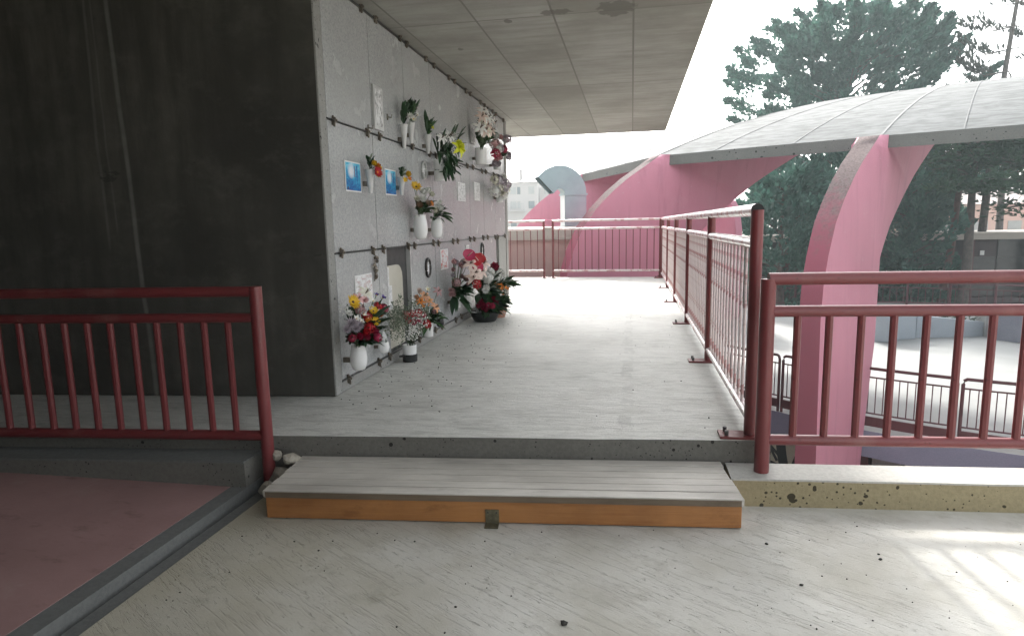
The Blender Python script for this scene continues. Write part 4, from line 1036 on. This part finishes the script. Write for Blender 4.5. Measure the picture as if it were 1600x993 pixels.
# cream wall with black spray strokes below the terrace
p = pol(226.5, 8.95); d = (p-C).normalized(); s = Vector((-d.y, d.x, 0))
t = thing('painted_wall', 'cream wall under the terrace with black spray painted strokes', 'wall', (p.x, p.y, -4.15))
b = MB(); b.obox((0, 0, .53), s*1.3, d*.1, (0, 0, .55)); b.build('wall_face', M['cream'], t)
b = MB()
def strokes(pts, w_):
    for (u0, z0), (u1, z1) in zip(pts[:-1], pts[1:]):
        a_ = s*u0 + Vector((0, 0, z0)) + d*.103; e_ = s*u1 + Vector((0, 0, z1)) + d*.103; dd = (e_-a_).normalized(); nn = dd.cross(d)*w_
        b.add([a_-nn-dd*w_*.5, e_-nn+dd*w_*.5, e_+nn+dd*w_*.5, a_+nn-dd*w_*.5], [(0, 1, 2, 3)])
strokes([(.18, .35), (.10, .7), (.05, 1.02)], .10); strokes([(-.3, .40), (.0, .36), (.5, .42)], .13); strokes([(-.15, .42), (-.35, .75)], .018); strokes([(-.25, .42), (-.5, .70)], .018); strokes([(-.35, .40), (-.6, .62)], .018); strokes([(.0, .55), (-.2, .85), (.05, .65)], .03)
strokes([(.3, .4), (.42, .75)], .05); strokes([(-.55, .3), (.7, .28)], .05)
b.build('spray_strokes', M['black'], t)

p = pol(240.6, 8.2); d = (p-C).normalized(); s = Vector((-d.y, d.x, 0)); b = MB(); b.obox((0, 0, .40), s*1.1, d*.1, (0, 0, .42)); o = b.build('low_wall', M['cream']); o.location = (p.x, p.y, -4.15); tag(o, 'added low cream wall standing in for sunlit ground under the terrace beam', 'wall')  # added wall stands in for sunlit cream ground below the beam
# blocks and planter walls standing on the terrace
def blk(label, x0, y0, x1, y1, h, mat, dpt=1.0, name='planter_block'):
    a_, e_ = at_z(x0, y0, ZT), at_z(x1, y1, ZT); d = (e_-a_); L = d.length; d = d/L; n_ = Vector((-d.y, d.x, 0))
    if n_.y < 0: n_ = -n_
    h0, h1 = h if isinstance(h, tuple) else (h, h)
    b = MB(); Pp = [Vector((0, 0, 0)), d*L, d*L+n_*dpt, n_*dpt]; hs = [h0, h1, h1, h0]
    b.add(Pp + [p+Vector((0, 0, q)) for p, q in zip(Pp, hs)], [(3, 2, 1, 0), (4, 5, 6, 7), (0, 1, 5, 4), (1, 2, 6, 5), (2, 3, 7, 6), (3, 0, 4, 7)])
    o = b.build(name, mat, None, False, .01); o.location = a_; tag(o, label, 'planter wall')
blk('light blue grey block on the terrace behind the nearest fin', 1362, 533, 1400, 536, .80, M['bluegrey'], 1.2)
blk('taller blue grey block beside the sloping planter wall', 1399, 531, 1430, 529, .84, M['bluegrey'], 1.0)
blk('long blue grey planter wall with a sloping top on the terrace', 1431, 528, 1538, 525, (.68, .42), M['bluegrey'], .3, 'planter_wall')
blk('pale end pillar of the sloping planter wall', 1538.5, 526, 1549, 526, .86, M['terr'], .5)
blk('mould stained grey blue block at the right of the terrace', 1556, 531, 1612, 538, .92, M['stainblue'], 1.4)
b = MB(); rr = random.Random(12); a_ = at_z(1431, 527, ZT)
for i in range(500):
    t_ = rr.random(); p = Vector((t_*2.2, .45+rr.random()*.8, .2+rr.random()*.5)); leaf(b, p, Vector((rr.uniform(-1, 1), rr.uniform(-1, 1), rr.uniform(.1, 1))), .16, .03, .3, rr)
o = b.build('shrub_bed', M['leafd']); o.location = a_; tag(o, 'dark low planting behind the sloping blue grey planter wall', 'plants')

# far side of the terrace: kerb rail and niche building
t = thing('terrace_railing', 'long dark railing along the far side of the round terrace', 'railing', pol(75, 9.15)); o_ = pol(75, 9.15); A = list(range(15, 187, 2))
for nm, z, rr_ in (('top_rail', -1.65, .03), ('middle_rail', -1.85, .022), ('bottom_rail', -2.45, .03)):
    b = MB(); b.tube([arc_pt(a, z, 9.1)-o_ for a in A], rr_, 6); b.build(nm, M['raildull'], t)
for a in range(15, 187, 9):
    b = MB(); b.tube([arc_pt(a, ZT, 9.1)-o_, arc_pt(a, -1.55, 9.1)-o_], .045, 6); b.build('post', M['raildull'], t)
for i in range(96):
    a = 40+1.55*i; b = MB(); b.tube([arc_pt(a, -2.45, 9.1)-o_, arc_pt(a, -1.85, 9.1)-o_], .014, 4); b.build('baluster', M['raildull'], t)
b = MB(); A2 = [15+2*i for i in range(86)]
P_ = []
for a in A2: P_ += [arc_pt(a, z, r_) for z, r_ in ((ZT, 9.19), (ZT+.12, 9.19), (ZT+.12, 9.45), (ZT-1.5, 9.45))]
b.add(P_, [(4*i+j, 4*i+4+j, 4*i+5+j, 4*i+1+j) for i in range(len(A2)-1) for j in range(3)])
tag(b.build('terrace_kerb', M['terr']), 'pale kerb under the far terrace railing', 'kerb')
NB = Vector((4, 32, -4.15)); t = thing('niche_building', 'low dark maroon building of dark burial niches with maroon columns behind the trees', 'building', NB)
b = MB(); b.box((0, 0, 0), (30, 4, 4.05)); b.build('wall', M['maroonwall'], t)
b = MB(); b.box((-.1, -.7, 4.06), (30.1, 4.2, 4.36)); b.build('roof', M['coping'], t)
b = MB(); b.box((0, -.55, 2.30), (30, -.002, 2.42)); b.build('ledge', M['greywall'], t)
b = MB(); b.box((0, -.6, 1.30), (30, -.003, 1.50)); b.build('gallery_floor', M['maroonwall'], t)
for i in range(12):
    b = MB(); b.box((.3+2.55*i, -.62, .0), (.62+2.55*i, -.30, 4.055)); b.build('column', M['raildull'], t)
nm_ = MB(); nm_.box((0, -.06, 0), (1.02, -.004, .78)); nm_ = nm_.mesh('niche_slab', M['niche'], False)
for i in range(12):
    for j in range(2):
        for z in (1.56, 2.48, 3.28):
            if (i, z) in ((4, 3.28), (5, 3.28)) and j == 0: continue
            inst(nm_, 'niche_slab', t, (.72+2.55*i+j*1.1, 0, z))
b = MB(); b.box((0, -.58, 2.05), (30, -.55, 2.09)); b.build('gallery_rail', M['raildull'], t)
for (x, z, s_, lab, mt, nm2, cat) in ((9.8, 3.35, .20, 'white paper notice on the far niche building beside a column', 'paper', 'notice', 'notice'), (11.3, 3.35, .17, 'second white paper notice right of the column on the far niche building', 'paper', 'notice', 'notice')):
    b = MB(); b.box((0, -.10, 0), (s_, -.085, s_*1.2)); o = b.build(nm2, M[mt]); o.location = NB+Vector((x, 0, z)); tag(o, lab, cat)
b = MB(); b.lathe([(.18, 0), (.2, .03), (.1, .06)], n=16); o = b.build('wreath', M['blackpot']); o.location = NB+Vector((8.6, -.01, 3.72)); o.rotation_euler = (R(90), 0, 0); tag(o, 'round dark wreath hanging on the far niche building', 'wreath')

# ------------------------------------------------------------------ low building, duct, apartment block
LB = Vector((-9, 13.0, -4.15)); t = thing('low_building', 'low tan flat roofed building with pale coping beyond the far railing', 'building', LB)
b = MB(); b.box((0, 0, 0), (8.06, 3.4, 4.80)); b.build('wall', M['tan'], t)
b = MB(); b.box((-.08, -.08, 4.802), (8.14, 3.5, 5.05)); b.build('coping', M['coping'], t)
DP = Vector((-1.22, 13.65, .905)); t = thing('vent_duct', 'blue grey gooseneck sheet metal vent duct rising from the low roof', 'vent duct', DP)
DPR = R(24); t.rotation_euler = (0, 0, DPR); wd = .235; dp = .16
b = MB(); b.box((-wd, -dp, 0), (wd, dp, .66)); b.build('riser', M['duct'], t)
b = MB(); b.box((-wd-.003, -dp+.01, .002), (-wd-.001, dp-.01, .655)); b.build('lit_side_sheet', M['ductlight'], t)  # thin pale sheet paints the sunlit side of the riser
b = MB(); b.box((-wd-.022, -dp-.022, .645), (wd+.022, dp+.022, .685)); b.build('flange', M['duct'], t)
# elbow in the X-Z plane
ri, ro = .10, .10+2*wd
cx = -wd-ri
sec = []
for i in range(13):
    a = R(135)*i/12; ca, sa = math.cos(a), math.sin(a)
    sec.append([(cx+ri*ca, .685+ri*sa), (cx+ro*ca, .685+ro*sa)])
e0 = R(135); tx, tz = -math.sin(e0), math.cos(e0)
sec.append([(x+tx*.10, z+tz*.10) for x, z in sec[-1]])
b = MB(); V = []
for (xi, zi), (xo, zo) in sec: V += [(xi, -dp, zi), (xo, -dp, zo), (xo, dp, zo), (xi, dp, zi)]
b.add(V, [(4*i+j, 4*i+(j+1) % 4, 4*i+4+(j+1) % 4, 4*i+4+j) for i in range(len(sec)-1) for j in range(4)]); b.build('elbow', M['duct'], t)
(xi, zi), (xo, zo) = sec[-1]
b = MB(); e = .02; V = [(xi, -dp, zi), (xo, -dp, zo), (xo, dp, zo), (xi, dp, zi)]
V2 = [(xi-tx*.06, -dp+e, zi-tz*.06), (xo-tx*.06, -dp+e, zo-tz*.06), (xo-tx*.06, dp-e, zo-tz*.06), (xi-tx*.06, dp-e, zi-tz*.06)]
b.add(V2, [(0, 1, 2, 3)]); b.build('dark_mouth', M['blackpot'], t)
AB = Vector((-21, 90, -4.15)); t = thing('apartment_building', 'pale hazy apartment block with rows of windows, far behind the duct', 'building', AB)
b = MB(); b.box((0, 0, 0), (8.0, 12, 10.9)); b.build('wall', M['blockwall'], t)
b = MB(); b.box((8.05, 1.5, 0), (11.2, 10, 10.2)); b.build('stair_wing', M['blockwall'], t)
b = MB(); b.add([(-.4, -.4, 10.92), (8.3, -.4, 10.92), (8.3, 12.4, 10.92), (-.4, 12.4, 10.92), (1.5, 6, 12.3), (6.5, 6, 12.3)], [(0, 1, 5, 4), (1, 2, 5), (2, 3, 4, 5), (3, 0, 4), (3, 2, 1, 0)])
ro_ = b.build('roof', M['blockroof'], t)
b = MB(); b.box((5.0, 2.0, 11.4), (5.5, 2.5, 12.9)); b.build('chimney', M['blockwall'], ro_)
wi = 0
for zf in (1.6, 4.5, 7.2, 9.2):
    for x in (.5, 2.4, 4.0, 5.0, 6.6, 8.6, 10.1):
        yy = 0 if x < 8 else 1.5; wdt = 1.0 if x != 5.0 else .6
        b = MB(); b.box((x, yy-.05, zf), (x+wdt, yy-.003, zf+1.15)); wo = b.build('window', M['coping'], t)
        b = MB(); b.box((x+.08, yy-.07, zf+.08), (x+wdt-.08, yy-.051, zf+1.07)); b.build('pane', M['shutter'] if (wi*7) % 3 else M['glass'], wo); wi += 1
b = MB(); b.box((3.6, -1.2, 6.9), (6.2, -.001, 7.05)); b.build('balcony', M['blockwall'], t)
b = MB()
for x in range(9): b.box((3.62+.31*x, -1.18, 7.05), (3.66+.31*x, -1.14, 7.9))
b.box((3.6, -1.2, 7.9), (6.2, -1.12, 7.97)); b.build('balcony_rail', M['shutter'], t)
HB = at_y(1440, 350, 60); HB.z = -4.15; t = thing('house', 'pale peach house far behind the niche building', 'house', HB)
b = MB(); b.box((0, 0, 0), (9, 8, 6.0)); b.build('wall', M['house'], t)
b = MB(); b.add([(-.4, -.4, 6.01), (9.4, -.4, 6.01), (9.4, 8.4, 6.01), (-.4, 8.4, 6.01), (2, 4, 7.6), (7, 4, 7.6)], [(0, 1, 5, 4), (1, 2, 5), (2, 3, 4, 5), (3, 0, 4), (3, 2, 1, 0)]); b.build('roof', M['blockroof'], t)
for x in (1.5, 4, 6.5):
    b = MB(); b.box((x, -.06, 3.2), (x+1, -.004, 4.6)); b.build('window', M['shutter'], t)

# ------------------------------------------------------------------ trees
def tuft(b, p, d, L, W, r):
    """one leafy spray: crossed tapered blades"""
    d = d.normalized(); s = d.orthogonal().normalized(); s.rotate(Matrix.Rotation(r.uniform(0, 6.28), 3, d)); n_ = d.cross(s)
    q = p+d*L; m_ = p+d*L*.45
    b.add([p-s*W*.2, m_-s*W+n_*W*.3, q, m_+s*W+n_*W*.3], [(0, 1, 2, 3)])
def cypress(name, label, base, H_, prof, nb, seed, mat, tuftL=.42, trunk_r=.35, ntf=70, gap=.0):
    r = random.Random(seed); t = thing(name, label, 'tree', base); b = MB(); lim = MB()
    def rad(z):
        for (z0, r0), (z1, r1) in zip(prof[:-1], prof[1:]):
            if z0 <= z <= z1: return r0+(r1-r0)*(z-z0)/(z1-z0)
        return 0
    for i in range(nb):
        z = r.uniform(prof[0][0], prof[-1][0]); a = r.uniform(0, 6.283)
        lob = 1 + .16*math.sin(3*a+z*.7+seed) + .12*math.sin(5*a-z*1.3)
        rr_ = rad(z)*lob*(r.random()**.45); c = Vector((rr_*math.cos(a), rr_*math.sin(a), z))
        if r.random() < gap: continue
        outd = Vector((math.cos(a), math.sin(a), 0)); d0 = (outd*r.uniform(.5, 1.1) + Vector((0, 0, r.uniform(.15, .8)))).normalized()
        bl = r.uniform(.6, 1.7)
        if i % 4 == 0: lim.tube([Vector((0, 0, max(0, z-rr_*.5))), Vector((c.x*.6, c.y*.6, z-rr_*.12)), c], .05, 4, False, .015)
        for k in range(ntf):
            u = r.random()**.8; sp = .36*(1-u)+.07
            p = c + d0*bl*(u-.25) + Vector((r.gauss(0, 1), r.gauss(0, 1), r.gauss(0, .8)))*sp*.62
            d = (d0*.9 + Vector((r.gauss(0, .5), r.gauss(0, .5), r.gauss(.15, .45)))).normalized()
            tuft(b, p, d, tuftL*r.uniform(.6, 1.2), tuftL*.24*r.uniform(.6, 1.3), r)
    b.build('crown', mat, t)
    k = MB(); k.tube([(0, 0, 0), (.05, 0, H_*.3), (0, .05, H_*.6), (0, 0, H_*.92)], trunk_r, 8, True, .05); k.build('trunk', M['bark'], t); lim.build('limbs', M['bark'], t)
    return t
tb = at_y(1312, 345, 36); tb.z = -4.15
cypress('cypress_tree', 'huge dense blue green cypress rising behind the canopy', tb, 16.5,
        [(1.0, 3.0), (3.0, 4.6), (5.0, 5.0), (8.0, 5.5), (9.2, 5.3), (10.2, 4.5), (12.4, 4.7), (13.6, 4.3), (14.3, 3.4), (14.8, 2.0), (15.1, .6)], 560, 3, M['cyp'], .31, .45, 170)
tb = at_y(1418, 345, 31); tb.z = -4.15
cypress('cypress_tree', 'smaller dark conifer right of the nearest fin, under the canopy rim', tb, 8.0,
        [(.8, 1.2), (2.5, 1.7), (5, 1.8), (7, 1.3), (8.3, .3)], 140, 8, M['cyp'], .36, .2, 55)
tb = at_y(1222, 345, 28.6); tb.z = -4.15
cypress('cypress_tree', 'low dark bushy conifer seen between the side railing and the nearest fin', tb, 6.5,
        [(.5, 1.6), (2.5, 2.0), (4.5, 1.9), (6, 1.2), (6.8, .3)], 150, 15, M['cyp'], .34, .2, 70)
def pine(name, label, px, Y, H_, tr, seed, levels, mat, barkm, dens=26, lean=(0, 0), z0=2.6, flat=.10):
    r = random.Random(seed); base = at_y(px, 345, Y); base.z = -4.15; t = thing(name, label, 'tree', base); b = MB(); lim = MB(); k = MB()
    top_ = Vector((lean[0], lean[1], H_)); k.tube([Vector((0, 0, 0)), top_*.33+Vector((.08, 0, 0)), top_*.66, top_], tr, 9, True, tr*.3); k.build('trunk', barkm, t, 'auto')
    for i in range(levels):
        z = z0 + (H_-z0)*((i+r.uniform(-.2, .2))/levels); z = max(z0, min(H_-.1, z)); c = top_*(z/H_); L = (1-.55*(z-z0)/(H_-z0))*r.uniform(2.2, 4.2)
        for j in range(r.choice((3, 4, 5))):
            a = r.uniform(0, 6.283); d = Vector((math.cos(a), math.sin(a), r.uniform(-.05, .28))).normalized(); Lb = L*r.uniform(.6, 1.1)
            e = c+d*Lb+Vector((0, 0, -.12*Lb)); mid = c+d*Lb*.5+Vector((0, 0, .04*Lb)); lim.tube([c, mid, e], tr*.26, 5, False, .012)
            for q in range(int(dens*Lb)):
                u = r.uniform(.30, 1.05); p = c.lerp(e, u) + Vector((r.gauss(0, .30), r.gauss(0, .30), r.gauss(.08, flat)))
                for w_ in range(3): tuft(b, p, Vector((r.gauss(0, 1)+d.x*.6, r.gauss(0, 1)+d.y*.6, r.uniform(-.2, 1.0))), r.uniform(.16, .36), r.uniform(.025, .06), r)
    b.build('crown', mat, t); lim.build('limbs', barkm, t); return t
pine('pine_tree', 'straight grey trunked pine in front of the niche building', 1511, 29.5, 9.4, .24, 5, 9, M['pine'], M['bark'], 22, (.15, 0), 6.0)
pine('pine_tree', 'reddish leaning pine left of the straight grey pine', 1474, 30.3, 10.0, .20, 6, 8, M['pine'], M['barkred'], 18, (.9, .2), 6.3)
pine('pine_tree', 'bushy pine at the right edge of the photo', 1640, 28.5, 10.3, .26, 7, 11, M['pine'], M['bark'], 30, (0, 0), 5.2, .2)
pine('pine_tree', 'broad low pine filling the gap between the cypress and the straight pine', 1560, 40, 11.6, .25, 11, 10, M['pine'], M['bark'], 40, (0, 0), 8.2, .3)
# tall sparse araucaria whose whorls show against the sky
def araucaria(label, px, Y, H_, seed, lean):
    r = random.Random(seed); base = at_y(px, 345, Y); base.z = -4.15; t = thing('araucaria_tree', label, 'tree', base); b = MB(); lim = MB(); k = MB(); top_ = Vector((lean, 0, H_))
    k.tube([(0, 0, 0), top_*.5+Vector((-.2, 0, 0)), top_], .22, 8, True, .05); k.build('trunk', M['bark'], t)
    for i in range(9):
        z = 9.5+(H_-9.5)*i/8.5; c = top_*(z/H_)
        for j in range(5):
            a = r.uniform(0, 6.283); d = Vector((math.cos(a), math.sin(a), .05)); L = r.uniform(1.6, 3.0)*(1-.35*i/9); e = c+d*L+Vector((0, 0, .15*L)); m_ = c+d*L*.5-Vector((0, 0, .10*L)); lim.tube([c, m_, e], .028, 4, False, .01)
            if r.random() < .5: continue
            for q in range(int(16*L)):
                u = r.uniform(.5, 1.05); p = (c.lerp(m_, u*2) if u < .5 else m_.lerp(e, u*2-1)) + Vector((r.gauss(0, .14), r.gauss(0, .14), r.uniform(0, .12)))
                for w_ in range(2): tuft(b, p, Vector((r.gauss(0, .4)+d.x*.4, r.gauss(0, .4)+d.y*.4, 1)), r.uniform(.2, .48), r.uniform(.03, .06), r)
    b.build('crown', M['arau'], t); lim.build('limbs', M['bark'], t)
araucaria('tall sparse araucaria with upturned tiers against the white sky', 1530, 33, 17.5, 4, 1.0)
araucaria('second sparse araucaria at the top right corner', 1640, 33, 19.5, 9, -.4)

# ------------------------------------------------------------------ haze
b = MB(); b.box((-120, -40, -5.8), (140, 150, 24))
hm = bpy.data.materials.new('air_haze'); hm.use_nodes = True; ht = hm.node_tree; ht.nodes.remove(ht.nodes['Principled BSDF'])
pv = ht.nodes.new('ShaderNodeVolumePrincipled'); pv.inputs['Color'].default_value = (.86, .98, 1, 1); pv.inputs['Density'].default_value = .0025; pv.inputs['Anisotropy'].default_value = .0
ht.links.new(pv.outputs[0], ht.nodes['Material Output'].inputs['Volume'])
o = b.build('haze', hm); tag(o, 'pale bright haze filling the air', 'haze', kind='stuff')
